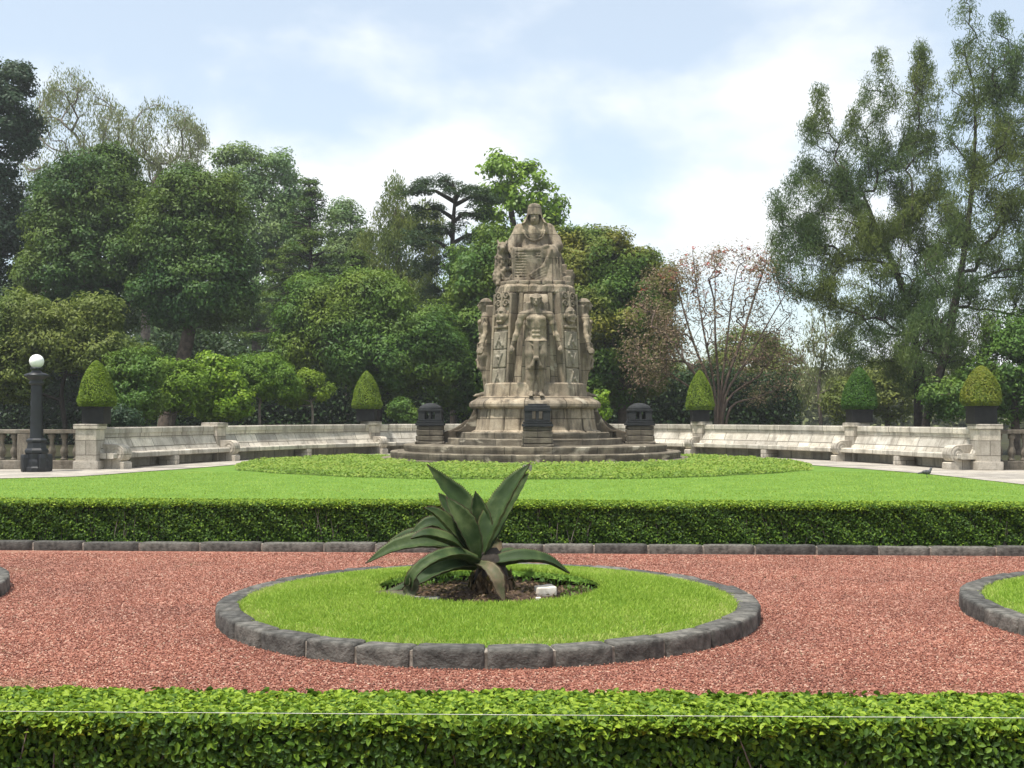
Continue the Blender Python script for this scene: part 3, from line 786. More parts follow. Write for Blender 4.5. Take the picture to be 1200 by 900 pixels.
    # right
    leaf([(650, 525, -.05), (760, 510, -.1), (860, 498, -.1), (970, 510, -.06), (1072, 566, 0)], .16, (-.1, -.5, .9), dn, .3)
    leaf([(660, 520, .3), (720, 480, .45), (735, 430, .5), (728, 400, .5)], .12, (-.4, -.85, .3), 'agave_leaf_withered', .3)
    leaf([(640, 520, -.2), (690, 540, -.38), (728, 590, -.45), (745, 650, -.46), (768, 708, -.47)], .115, (.15, -.85, .5), 'agave_leaf_withered', .26, lab='bent front leaf with a dry brown margin')
    leaf([(650, 510, .3), (760, 480, .6), (830, 470, .75), (900, 500, .85)], .14, (-.1, -.3, 1), dn, .25)
    leaf([(640, 510, .3), (620, 430, .6), (600, 380, .75), (560, 350, .9)], .15, (0, -.4, .9), dn, .3)
    # heart and dead stump
    V, Fc = lathe([(.02, -.02), (.14, -.02), (.15, .06), (.14, .15), (.13, .24), (.085, .33), (.03, .38)], 14)
    V = [Vector(v) + Vector(mnoise.noise_vector(Vector(v) * 9)) * .03 for v in V]
    MB().add(V, Fc, True).build('stem', M['bark_dark'], root, (0, 0, 0))
    n = 260; th = rng.uniform(0, 2 * np.pi, n); h = rng.uniform(-.01, .2, n)
    P = np.stack([np.cos(th) * .16, np.sin(th) * .16, h * .8], 1)
    V, Fc, ti = leaf_cards(P, unit(np.stack([np.cos(th), np.sin(th), rng.normal(size=n) * .5 + .3], 1)), .13, .28, rng.random(n) * .8, along=unit(np.stack([np.cos(th) * .7, np.sin(th) * .7, -np.ones(n)], 1) + rng.normal(size=(n, 3)) * .3), fine=True)
    link('dead_leaves', np_mesh('dead_leaves', V, Fc, attrs={'tint': ti}), M['dead_leaf'], root)
agave()
# ================================================================ curved bench wall
def frames(S):
    out = []
    acc = 0
    for i, p in enumerate(S):
        T = (S[min(i + 1, len(S) - 1)] - S[max(i - 1, 0)]).normalized()
        if i: acc += (S[i] - S[i - 1]).length
        out.append((p, T, Vector((-T.y, T.x, 0)), acc))     # normal points outward (behind the bench)
    return out
WF = frames(WALL)
def sweep(fr, prof, name, mat, parent, origin, closed=True):
    """prof: (offset outward, z) ring swept along the wall line"""
    V = []; Fc = []; UV = []
    k = len(prof); cum = [0]
    for i in range(k): a_, b_ = prof[i], prof[(i + 1) % k]; cum.append(cum[-1] + math.hypot(a_[0] - b_[0], a_[1] - b_[1]))
    for (p, T, Nn, s) in fr:
        for (o_, z) in prof:
            q = p + Nn * o_; V.append((q.x - origin.x, q.y - origin.y, z))
    for i in range(len(fr) - 1):
        for j in range(k):
            j2 = (j + 1) % k
            Fc.append([i * k + j, (i + 1) * k + j, (i + 1) * k + j2, i * k + j2])
            horiz = abs(prof[j][1] - prof[j2][1]) < .02
            za, zb = (prof[j][0], prof[j2][0]) if horiz else (prof[j][1], prof[j2][1])
            UV += [(fr[i][3], za), (fr[i + 1][3], za), (fr[i + 1][3], zb), (fr[i][3], zb)]
    me = bpy.data.meshes.new(name)
    n0 = len(Fc)
    Fc.append(list(range(k))[::-1]); Fc.append([(len(fr) - 1) * k + j for j in range(k)])
    me.from_pydata(V, [], Fc)
    l = me.uv_layers.new(name='UVMap'); flat = UV + [(V[i][0], V[i][2]) for f in Fc[n0:] for i in f]
    for i, u in enumerate(flat): l.data[i].uv = u
    me.update(); return link(name, me, mat, parent)
wall = empty('curved_bench_wall', (1, 49.6, 0), label='long curved pale stone bench with high back wrapping behind the monument', cat='stone bench')
WO = Vector(wall.location)
sweep(WF, [(0, .0), (-.03, 1.02), (.33, 1.02), (.33, 0)], 'back_wall', M['wall_stone'], wall, WO)
sweep(WF, [(-.06, 1.023), (-.06, 1.17), (-.03, 1.20), (.36, 1.20), (.37, 1.023)], 'coping', M['wall_stone'], wall, WO)
# sloping backrest and thick seat
nseg = len(WF)
sweep(WF, [(-.02, .50), (-.22, .47), (-.18, .55), (-.045, .84), (-.02, .84)], 'backrest', M['wall_stone'], wall, WO)
sweep(WF, [(-.02, .30), (-.63, .30), (-.66, .33), (-.66, .44), (-.63, .468), (-.02, .468)], 'seat', M['wall_stone'], wall, WO)
# short supports under the seat
sacc = WF[-1][3]
def at_s(s):
    for i in range(len(WF) - 1):
        if WF[i + 1][3] >= s:
            f = (s - WF[i][3]) / (WF[i + 1][3] - WF[i][3]); return WF[i][0].lerp(WF[i + 1][0], f), WF[i][1], WF[i][2]
    return WF[-1][:3]
pier_s = []
for P in PIERS:
    pier_s.append(min(WF, key=lambda w: (w[0] - P).length)[3])
supp = []
for a_, b_ in zip(pier_s[:-1], pier_s[1:]):
    n = 1 if (b_ - a_) < 11 else 3
    for k in range(n): supp.append(a_ + (b_ - a_) * (k + 1) / (n + 1))
for i, s in enumerate(supp):
    p, T, Nn = at_s(s); c = p - Nn * .40 - WO
    V, Fc = rbox(.13, .3, .15, .02, 3, .006, i)
    MB().add(V, Fc).build('support', M['pier_stone'], wall, (c.x, c.y, .155), math.atan2(T.y, T.x))
def arm(i, p, T, Nn, w):
    """rounded scroll arm standing across the bench"""
    prof = []
    for k in range(13):
        a_ = math.pi * k / 12
        prof.append((-.62 - .24 * math.sin(a_) if 0 else -.60 - .25 * math.cos(a_ - math.pi / 2), .45 + .25 * -math.cos(a_)))
    # outline in (outward offset, z): foot, round front, sloping top up to the wall
    ol = [(-.12, 0), (-.84, 0), (-.84, .19), (-.80, .21)] + [(-.60 - .24 * math.sin(math.pi * k / 12), .46 - .24 * math.cos(math.pi * k / 12)) for k in range(1, 13)] + [(-.45, .705), (-.12, .72)]
    V = []; n = len(ol)
    for sx_ in (-1, 1):
        for o_, z in ol: V.append((sx_ * w, o_, z))
    Fc = [[j, (j + 1) % n, n + (j + 1) % n, n + j] for j in range(n)] + [list(range(n))[::-1], [n + j for j in range(n)]]
    mb = MB().add(V, Fc)
    # raised disc on each side of the scroll
    for sx_ in (-1, 1):
        v2, f2 = lathe([(.19, 0), (.19, .03), (.15, .035), (.13, .02), (.09, .02), (.07, .04)], 20)
        v2 = [(sx_ * (w + z_), -.60 + x_, .46 + y_) for x_, y_, z_ in v2]
        mb.add(v2, [f[::-1] for f in f2] if sx_ > 0 else f2)
    c = p - WO
    mb.build('armrest', M['pier_stone'], wall, (c.x, c.y, 0.001), math.atan2(T.y, T.x))
for i, P in enumerate(PIERS):
    w = min(WF, key=lambda w_: (w_[0] - P).length)
    p, T, Nn, s = w
    endp = i in (0, 5)
    hw = .30 if endp else .24
    c = p + Nn * .12 - WO
    mb = MB()
    V, Fc = rbox(hw, hw + .06, .58, .02, 4, .006, i); mb.add([(x, y, z + .58) for x, y, z in V], Fc)
    if endp:
        V, Fc = rbox(hw + .06, hw + .10, .13, .02, 3, .006, i + 40); mb.add([(x, y, z + .13) for x, y, z in V], Fc)
    po = mb.build('pier', M['pier_stone'], wall, (c.x, c.y, 0), math.atan2(T.y, T.x) if not endp else 0)
    V, Fc = rbox(hw + .05, hw + .11, .075, .02, 3, .004, i + 20); MB().add([(x, y, z + 1.237) for x, y, z in V], Fc).build('pier_cap', M['pier_stone'], po)
    sgn = 1 if i < 3 else -1
    off = .42 if endp else .0
    pp, TT, NN = at_s(max(0, min(sacc - .01, s + sgn * off)))
    if not endp: pp, TT, NN = p, T, Nn
    arm(i, pp, TT, NN, .20 if endp else .14)

# ================================================================ balustrades at both ends
def balustrade(x0, x1, y, label, piers=(), nb=8):
    root = empty('balustrade', ((x0 + x1) / 2, y, 0), label=label, cat='balustrade')
    h = (x1 - x0) / 2
    V, Fc = rbox(h, .2, .13, .02, 4, .01, 3); MB().add(V, Fc).build('base', M['baluster_stone'], root, (0, 0, .135))
    V, Fc = rbox(h, .17, .06, .02, 4, .006, 5); MB().add(V, Fc).build('handrail', M['baluster_stone'], root, (0, 0, 1.09))
    prof = [(.10, 0), (.10, .05), (.065, .07), (.075, .12), (.115, .22), (.105, .30), (.065, .43), (.05, .52), (.07, .56), (.055, .60), (.095, .64), (.095, .70), (.10, .765)]
    V, Fc = lathe(prof, 14); proto = MB(); proto.add(V, Fc, True)
    me = None
    n = int((x1 - x0) / .36)
    for k in range(n):
        x = x0 + (k + .5) * (x1 - x0) / n
        if any(abs(x - q) < .34 for q in piers): continue
        if me is None:
            o = proto.build('baluster', M['baluster_stone'], root, (x - root.location.x, 0, .263)); me = o.data
        else:
            o = bpy.data.objects.new('baluster', me); COL.objects.link(o); o.parent = root; o.location = (x - root.location.x, 0, .263)
    for q in piers:
        V, Fc = rbox(.24, .19, .383, .02, 4, .008, 9); MB().add(V, Fc).build('pier', M['baluster_stone'], root, (q - root.location.x, 0, .647))
LX, RX = PIERS[0].x, PIERS[5].x
balustrade(LX - 9, LX - .36, PIERS[0].y + .12, 'weathered stone balustrade left of the bench behind the lamp post', (LX - 1.95, LX - 5.5))
balustrade(RX + .36, RX + 8, PIERS[5].y + .12, 'weathered stone balustrade at the right end of the bench', (RX + 5.5,))

# ================================================================ lamp post
def lamp():
    p = G(43, 553); s = 1
    root = empty('street_lamp', p, label='black cast iron lamp post with one white globe', cat='street lamp')
    mb = MB()
    V, Fc = lathe([(.38, 0), (.38, .12), (.34, .16), (.33, .30), (.30, .36), (.30, .50), (.33, .54), (.33, .60), (.27, .66), (.25, .80), (.29, .84), (.29, .88), (.23, .93)], 8); mb.add(V, Fc)
    for k in range(4):
        a = k * math.pi / 2 + math.pi / 4
        V, Fc = rbox(.10, .10, .24, .05, 3, c=(.32 * math.cos(a), .32 * math.sin(a), .25), rz=a); mb.add(V, Fc)
    mb.build('base', M['iron'], root)
    n = 24; V = []; Fc = []; zs = [.92, 1.0, 1.6, 2.30, 2.40]
    for j, z in enumerate(zs):
        for i in range(n * 2):
            a = math.pi * i / n; r = (.185 - .012 * j) * (1 - .07 * (i % 2)); V.append((r * math.cos(a), r * math.sin(a), z))
    for j in range(len(zs) - 1):
        for i in range(n * 2):
            q = (i + 1) % (n * 2); Fc.append([j * n * 2 + i, j * n * 2 + q, (j + 1) * n * 2 + q, (j + 1) * n * 2 + i])
    MB().add(V, Fc, True).build('shaft', M['iron'], root)
    V, Fc = lathe([(.15, 2.38), (.20, 2.42), (.20, 2.47), (.16, 2.5), (.24, 2.58), (.32, 2.62), (.33, 2.67), (.24, 2.71), (.14, 2.74), (.12, 2.80), (.17, 2.84), (.15, 2.87)], 24)
    MB().add(V, Fc, True).build('capital', M['iron'], root)
    V, Fc = lathe([(.10 + .0, 2.86)] + [(.195 * math.sin(a), 3.04 - .195 * math.cos(a)) for a in [.55 + (math.pi - .6) * k / 14 for k in range(15)]], 32)
    MB().add(V, Fc, True).build('globe', M['lamp_glass'], root)
lamp()

# ================================================================ topiaries in black planters on the piers
def topiary(px, ytop, ybot, yplant, d, w_px, label, mat, pier_top=1.31, jit=0, bulge=1.0):
    s = d / F
    x = (px - 600) * s
    H = (ybot - ytop) * s; R = w_px * s / 2; zt = pier_top; ph = (yplant - ybot) * s
    root = empty('topiary', (x, d, zt), label=label, cat='potted tree', group='clipped conical trees in black planters on the bench piers')
    hw = R * .56
    mb = MB(); V, Fc = rbox(hw, hw, ph * .46, .02, 3, 0, 1, (0, 0, ph * .46)); mb.add(V, Fc)
    V, Fc = rbox(hw + .03, hw + .03, .035, .015, 2, 0, 1, (0, 0, ph * .90)); mb.add(V, Fc)
    pl = mb.build('planter', M['planter_black'], root)
    V, Fc = rbox(hw - .02, hw - .02, .02, .01, 2, 0, 1, (0, 0, ph * .93)); MB().add(V, Fc).build('soil', M['soil'], pl)
    V, Fc = tubes([(np.array([[0, 0, ph * .85], [.01, 0, ph + .3 * H], [0, 0, ph + .7 * H]]), np.array([.035, .03, .015]))], 8)
    link('trunk', np_mesh('trunk', V, Fc, smooth=True), M['bark_dark'], root)
    def prof(t): return R * (1 - t ** (1.9 * bulge)) ** .60 * (1 - .22 * t) * min(1, .82 + t * 1.6) 
    n = 11000; t_ = rng.random(n) ** 1.25; a = rng.uniform(0, 2 * np.pi, n)
    r = np.array([prof(q) for q in t_]); r = r * (1 - rng.random(n) ** 2 * .16 + .04 * np.sin(a * 3 + jit) + .035 * np.sin(t_ * 9 + a * 2 + jit))
    P = np.stack([r * np.cos(a), r * np.sin(a), ph + t_ * H], 1)
    bt = rng.random(n) < .12; rr = R * np.sqrt(rng.random(n)) * .9; P[bt] = np.stack([rr * np.cos(a), rr * np.sin(a), ph + .03 + .05 * rng.random(n)], 1)[bt]
    Nn = unit(np.stack([np.cos(a), np.sin(a), .35 + t_ * .8], 1) + rng.normal(size=(n, 3)) * .55); Nn[bt] = unit(rng.normal(size=(bt.sum(), 3)) * .4 + [0, 0, -1])
    V, Fc, ti = leaf_cards(P, Nn, .065, .5, np.clip(rng.beta(2, 2, n) + .1 * np.sin(a * 5 + t_ * 7), 0, 1), unit(rng.normal(size=(n, 3)) * .6 + [0, 0, .6]))
    link('crown', np_mesh('crown', V, Fc, attrs={'tint': ti}), M[mat], root)
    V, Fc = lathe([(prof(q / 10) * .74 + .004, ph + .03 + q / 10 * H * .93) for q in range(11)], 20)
    MB().add(V, Fc, True).build('shade_core', M['leaf_core'], root)  # solid core, shade inside the cone painted as its dark colour
topiary(113, 425, 478, 499, 33.3, 46, 'clipped cone tree on the pier nearest the lamp post', 'leaf_topiary', jit=1, bulge=1.05)
topiary(429.5, 435, 479, 494, 47.1, 38, 'clipped cone tree between the low bushes and the left stone lantern', 'leaf_topiary', jit=2, bulge=.95)
topiary(820, 434, 480, 494, 46.1, 36, 'clipped cone tree in front of the bare red-flowered tree', 'leaf_topiary', jit=3, bulge=.95)
topiary(1007, 431, 480, 496, 39.2, 44, 'dark green clipped cone tree beneath the tall feathery tree', 'leaf_topiary_dark', jit=4, bulge=1.0)
topiary(1150, 432, 478, 500, 32.8, 48, 'yellowish dome-topped clipped tree on the rightmost pier', 'leaf_topiary_gold', jit=5, bulge=1.35)

# ================================================================ sculpting: distance fields polygonised in code
class SDF:
    def __init__(s, lo, hi, h):
        s.lo = np.array(lo, float); s.h = h
        s.n = np.ceil((np.array(hi) - s.lo) / h).astype(int) + 1
        ax = [s.lo[i] + np.arange(s.n[i]) * h for i in range(3)]
        s.ax = ax; s.F = np.full(tuple(s.n), 1.0, dtype=np.float32)
    def sub(s, lo, hi, m):
        i0 = [max(0, int((lo[i] - m - s.lo[i]) / s.h)) for i in range(3)]; i1 = [min(s.n[i], int((hi[i] + m - s.lo[i]) / s.h) + 2) for i in range(3)]
        if any(b <= a for a, b in zip(i0, i1)): return None
        sl = tuple(slice(a, b) for a, b in zip(i0, i1))
        X, Y, Z = np.meshgrid(*[s.ax[i][sl[i]] for i in range(3)], indexing='ij'); return sl, X, Y, Z
    def op(s, sl, d, k, sub=False):
        A = s.F[sl]; d = d.astype(np.float32)
        if sub:
            h = np.clip(.5 - .5 * (A + d) / k, 0, 1); s.F[sl] = A * (1 - h) + (-d) * h + k * h * (1 - h)
        else:
            h = np.clip(.5 + .5 * (A - d) / k, 0, 1); s.F[sl] = A * (1 - h) + d * h - k * h * (1 - h)
    def cap(s, a, b, r1, r2=None, k=.03, sub=False):
        r2 = r1 if r2 is None else r2; a = np.array(a, float); b = np.array(b, float); r = max(r1, r2)
        g = s.sub(np.minimum(a, b) - r, np.maximum(a, b) + r, k + 3 * s.h)
        if g is None: return s
        sl, X, Y, Z = g; ab = b - a; L2 = max(ab @ ab, 1e-9)
        t = np.clip(((X - a[0]) * ab[0] + (Y - a[1]) * ab[1] + (Z - a[2]) * ab[2]) / L2, 0, 1)
        d = np.sqrt((X - a[0] - t * ab[0]) ** 2 + (Y - a[1] - t * ab[1]) ** 2 + (Z - a[2] - t * ab[2]) ** 2) - (r1 + (r2 - r1) * t)
        s.op(sl, d, k, sub); return s
    def chain(s, pts, rs, k=.03):
        for a, b, r1, r2 in zip(pts[:-1], pts[1:], rs[:-1], rs[1:]): s.cap(a, b, r1, r2, k)
        return s
    def ell(s, c, r, k=.03, sub=False, rot=None):
        c = np.array(c, float); r = np.array(r, float); R = r.max()
        g = s.sub(c - (R if rot is not None else r), c + (R if rot is not None else r), k + 3 * s.h)
        if g is None: return s
        sl, X, Y, Z = g; P = np.stack([X - c[0], Y - c[1], Z - c[2]], -1)
        if rot is not None: P = P @ np.array(Matrix.Rotation(rot[1], 3, rot[0]))
        k0 = np.sqrt(((P / r) ** 2).sum(-1)); k1 = np.sqrt(((P / (r * r)) ** 2).sum(-1)) + 1e-9
        s.op(sl, k0 * (k0 - 1) / k1, k, sub); return s
    def box(s, c, h, r=.01, k=.02, sub=False, rot=None):
        c = np.array(c, float); h = np.array(h, float); m = np.linalg.norm(h) if rot is not None else 0
        g = s.sub(c - np.maximum(h, m), c + np.maximum(h, m), k + 3 * s.h)
        if g is None: return s
        sl, X, Y, Z = g; P = np.stack([X - c[0], Y - c[1], Z - c[2]], -1)
        if rot is not None: P = P @ np.array(Matrix.Rotation(rot[1], 3, rot[0]))
        q = np.abs(P) - h + r
        d = np.linalg.norm(np.maximum(q, 0), axis=-1) + np.minimum(q.max(-1), 0) - r
        s.op(sl, d, k, sub); return s
    def displace(s, fn):
        X, Y, Z = np.meshgrid(*s.ax, indexing='ij'); s.F += fn(X, Y, Z).astype(np.float32); return s
    def mesh(s, name, off=(0, 0, 0), scale=1.0, smooth=True):
        Fv = s.F.copy(); Fv[[0, -1]] = 1; Fv[:, [0, -1]] = 1; Fv[:, :, [0, -1]] = 1
        S = Fv < 0; nx, ny, nz = Fv.shape
        C = np.zeros((nx - 1, ny - 1, nz - 1), int)
        cs = [(i, j, k) for i in (0, 1) for j in (0, 1) for k in (0, 1)]
        for i, j, k in cs: C += S[i:nx - 1 + i, j:ny - 1 + j, k:nz - 1 + k]
        act = (C > 0) & (C < 8); ids = -np.ones(act.shape, int); idx = np.argwhere(act); ids[act] = np.arange(len(idx))
        sm = np.zeros((len(idx), 3)); cnt = np.zeros(len(idx))
        for a in range(8):
            for b in range(a + 1, 8):
                d = np.abs(np.array(cs[a]) - np.array(cs[b]))
                if d.sum() != 1: continue
                ca, cb = np.array(cs[a]), np.array(cs[b])
                fa = Fv[tuple((idx + ca).T)]; fb = Fv[tuple((idx + cb).T)]
                m_ = (fa < 0) != (fb < 0); t = np.where(m_, fa / np.where(m_, fa - fb, 1), 0)
                sm += np.where(m_[:, None], ca + (cb - ca) * t[:, None], 0); cnt += m_
        V = s.lo + (idx + sm / cnt[:, None]) * s.h
        Fs = []
        for ax in range(3):
            o1, o2 = (ax + 1) % 3, (ax + 2) % 3
            a = S; sl0 = [slice(None)] * 3; sl1 = [slice(None)] * 3; sl0[ax] = slice(0, -1); sl1[ax] = slice(1, None)
            ch = S[tuple(sl0)] != S[tuple(sl1)]
            e = np.argwhere(ch); ok = (e[:, o1] > 0) & (e[:, o2] > 0) & (e[:, o1] < Fv.shape[o1] - 1) & (e[:, o2] < Fv.shape[o2] - 1); e = e[ok]
            ins = S[tuple(e.T)]
            d1 = np.zeros(3, int); d1[o1] = 1; d2 = np.zeros(3, int); d2[o2] = 1
            q = np.stack([ids[tuple(x.T)] for x in (e - d1 - d2, e - d2, e, e - d1)], 1)
            q = np.where(ins[:, None], q, q[:, ::-1]); Fs.append(q)
        V = V * scale + np.array(off)
        return np_mesh(name, V, np.concatenate(Fs), smooth=smooth)

MX, MY = .81, 40.6
mon = empty('monument', (MX, MY, 0), label='tall carved stone monument with a hooded seated figure above standing figures', cat='monument')
def ring_step(name, r, z0, z1, mat, seed, n=96, chips=.02, lip=0):
    prof = [(r, z0), (r + lip, z0 + (z1 - z0) * .55), (r + lip, z1 - .03), (r + lip - .03, z1), (.5, z1)]
    V, Fc = lathe(prof, n); Fc = Fc[:-2]
    V = [Vector(v) for v in V]
    out = []
    for v in V:
        d = mnoise.noise(Vector((v.x * 1.3, v.y * 1.3, v.z * 4 + seed))) * chips + mnoise.noise(Vector((v.x * 4, v.y * 4, v.z * 7 + seed))) * chips * .6
        l = math.hypot(v.x, v.y); out.append((v.x * (1 + d / l), v.y * (1 + d / l), v.z + d * .3))
    me = bpy.data.meshes.new(name); me.from_pydata(out, [], Fc)
    l = me.uv_layers.new(name='UVMap'); 
    for p in me.polygons:
        us = []
        for li in p.loop_indices:
            c = me.vertices[me.loops[li].vertex_index].co; us.append([math.atan2(c.y, c.x), c.z, math.hypot(c.x, c.y)])
        if max(u[0] for u in us) - min(u[0] for u in us) > 3: 
            for u in us:
                if u[0] < 0: u[0] += 2 * math.pi
        flat = abs(p.normal.z) > .7
        for li, u in zip(p.loop_indices, us): l.data[li].uv = (u[0] * r + seed, u[2] if flat else u[1] - z0 + .02)
    me.update(); return link(name, me, mat, mon)
ring_step('step', 5.42, 0, .10, M['step_stone'], 1)
ring_step('step', 5.05, .10, .33, M['step_stone'], 2, lip=.03)
ring_step('step', 4.58, .33, .56, M['step_stone'], 3, lip=.03)
ring_step('step', 3.08, .56, .78, M['step_stone'], 4, n=64, chips=.03)
ring_step('step', 2.72, .78, .99, M['step_stone'], 5, n=64, chips=.03)

# drum and shaft: rounded square section, profile measured from the photo
def shape_r(a, q):      # radius of a super-ellipse of exponent q at angle a
    c, s_ = abs(math.cos(a)), abs(math.sin(a)); return 1 / (c ** q + s_ ** q) ** (1 / q)
def loft(name, prof, q, mat, n=96, corner=1.0, relief=None, seed=0):
    V = []; Fc = []; k = len(prof)
    for j, (r, z) in enumerate(prof):
        for i in range(n):
            a = 2 * math.pi * i / n; rr = r * shape_r(a, q)
            if relief: rr += relief(a, z, r)
            nv = mnoise.noise(Vector((math.cos(a) * 3, math.sin(a) * 3, z * 2 + seed))) * .02
            rr += nv; V.append((rr * math.cos(a), rr * math.sin(a), z))
    for j in range(k - 1):
        for i in range(n):
            i2 = (i + 1) % n; Fc.append([j * n + i, j * n + i2, (j + 1) * n + i2, (j + 1) * n + i])
    nb = len(Fc); Fc.append([(k - 1) * n + i for i in range(n)])
    me = bpy.data.meshes.new(name); me.from_pydata(V, [], Fc)
    l = me.uv_layers.new(name='UVMap')
    for fi, p in enumerate(me.polygons):
        for c_, li in enumerate(p.loop_indices):
            vi = me.loops[li].vertex_index; i = vi % n
            if fi < nb and i == 0 and c_ in (1, 2): i = n
            v = me.vertices[vi].co; l.data[li].uv = (i / n * 2 * math.pi * 1.9, v.z) if fi < nb else (v.x, v.y)
    me.update(); return link(name, me, mat, mon)
# flared base with vertical ribs of stone
def rib(a, z, r):
    g = abs(((a / (2 * math.pi) * 26) % 1) - .5); return -.07 * max(0, 1 - g / .09) + .03 * math.sin(int(a / (2 * math.pi) * 26 + .5) * 7.1)
loft('base', [(2.34, .985), (2.32, 1.02), (2.22, 1.06), (2.19, 1.20), (2.16, 1.48), (2.14, 1.66), (2.12, 1.80)], 2.7, M['monument_stone'], 416, relief=rib)
def chip(a, z, r): return .035 * mnoise.noise(Vector((math.cos(a) * 9, math.sin(a) * 9, z * 3)))
loft('base_moulding', [(2.10, 1.78), (2.24, 1.80), (2.30, 1.86), (2.30, 1.95), (2.26, 2.02), (2.18, 2.07), (2.08, 2.12), (2.0, 2.20), (1.8, 2.21)], 2.7, M['monument_stone'], 120, relief=chip)
zb, zt = 2.19, 5.74
def body_r(z): t = (z - zb) / (zt - zb); return 1.66 - .26 * t - .05 * math.sin(t * math.pi)
def body_rel(a, z, r):
    m4 = (a + math.pi / 4) % (math.pi / 2) - math.pi / 4          # around each face centre
    d = 0
    e = abs(m4); st = lambda x0, x1: min(1, max(0, (e - x0) / (x1 - x0)))
    d = -.10 + .10 * st(.28, .31) - .12 * st(.40, .43) + .17 * st(.50, .53)
    return d
zs = np.linspace(zb, zt, 40)
loft('shaft', [(body_r(z) - .02, z) for z in zs], 3.0, M['monument_stone'], 320, relief=body_rel)
# plinth blocks that run round under the figures
loft('figure_plinth', [(1.82, 2.18), (1.81, 2.30), (1.77, 2.62), (1.72, 2.67), (1.5, 2.675)], 2.8, M['monument_stone'], 120, relief=chip, seed=4)
loft('cornice', [(1.2, 5.70), (1.34, 5.72), (1.38, 5.77), (1.38, 5.96), (1.34, 6.02), (1.30, 6.05), (1.2, 6.06)], 3.2, M['monument_stone'], 120, relief=lambda a, z, r: .07 * mnoise.noise(Vector((math.cos(a) * 5, math.sin(a) * 5, z * 6))) + .03 * mnoise.noise(Vector((math.cos(a) * 15, math.sin(a) * 15, z * 9))))

# pylons at the corners with a carved mask, scrolls and panels
def relief_panel():
    S = SDF((-.55, -.42, 0), (.55, .30, 3.8), .02)
    S.box((0, .05, 1.75), (.36, .12, 1.75), .02)
    S.box((-.40, -.0, 1.8), (.055, .16, 1.75), .02, .03); S.box((.40, -.0, 1.8), (.055, .16, 1.75), .02, .03)
    # mask
    S.ell((0, -.16, 2.72), (.25, .16, .33), .03)
    S.ell((0, -.30, 2.70), (.045, .07, .10), .02)
    for sx_ in (-1, 1):
        S.ell((sx_ * .10, -.31, 2.78), (.05, .05, .035), .01, sub=True); S.ell((sx_ * .14, -.26, 2.66), (.07, .06, .06), .02)
        S.ell((sx_ * .27, -.10, 2.70), (.06, .08, .12), .02); S.cap((sx_ * .06, -.31, 2.87), (sx_ * .17, -.27, 2.86), .025, .02, .01)
    S.ell((0, -.31, 2.55), (.10, .05, .035), .01, sub=True); S.cap((-.1, -.27, 2.48), (.1, -.27, 2.48), .035, .035, .02)
    S.box((0, -.12, 2.30), (.30, .07, .05), .02)
    # scrolls above the mask
    for sx_, zc in ((-1, 3.16), (1, 3.16), (-1, 3.45), (1, 3.45)):
        pr = None
        for q in range(15):
            th = q * .55; rr = .15 - q * .008; p = (sx_ * (.18 + rr * math.cos(th)), -.14, zc + rr * math.sin(th))
            if pr: S.cap(pr, p, .035, .035, .01)
            pr = p
    S.cap((0, -.16, 3.02), (0, -.13, 3.6), .06, .04, .02)
    return S.mesh('relief_panel')
pm = relief_panel(); pm.materials.append(M['statue_stone'])
def carved_panel():
    S = SDF((-.36, -.20, -.36), (.36, .10, .36), .02)
    S.box((0, -.02, 0), (.31, .07, .33), .03, .02)
    S.cap((-.16, -.10, -.2), (.0, -.10, .2), .04, .03); S.cap((.0, -.10, .2), (.16, -.10, -.2), .03, .05); S.ell((.04, -.10, -.05), (.07, .05, .07))
    return S.mesh('carved_panel')
cpm = carved_panel(); cpm.materials.append(M['panel_stone'])
for k in range(4):
    a = math.pi / 4 + k * math.pi / 2
    o = bpy.data.objects.new('relief_panel', pm); COL.objects.link(o); o.parent = mon
    R0 = 1.66; o.scale = (1, 1, .925); o.location = (R0 * math.cos(a), R0 * math.sin(a), 2.45)
    o.rotation_euler = Matrix.LocRotScale(None, (Matrix.Rotation(a + math.pi / 2, 4, 'Z') @ Matrix.Rotation(math.radians(-3.6), 4, 'X')).to_quaternion(), None).to_euler()
    for q, zc in enumerate((.42, 1.12, 1.80)):
        cp = bpy.data.objects.new('carved_panel', cpm); COL.objects.link(cp); cp.parent = o; cp.location = (0, -.09, zc); cp.rotation_euler = (0, math.pi * (q % 2), 0)

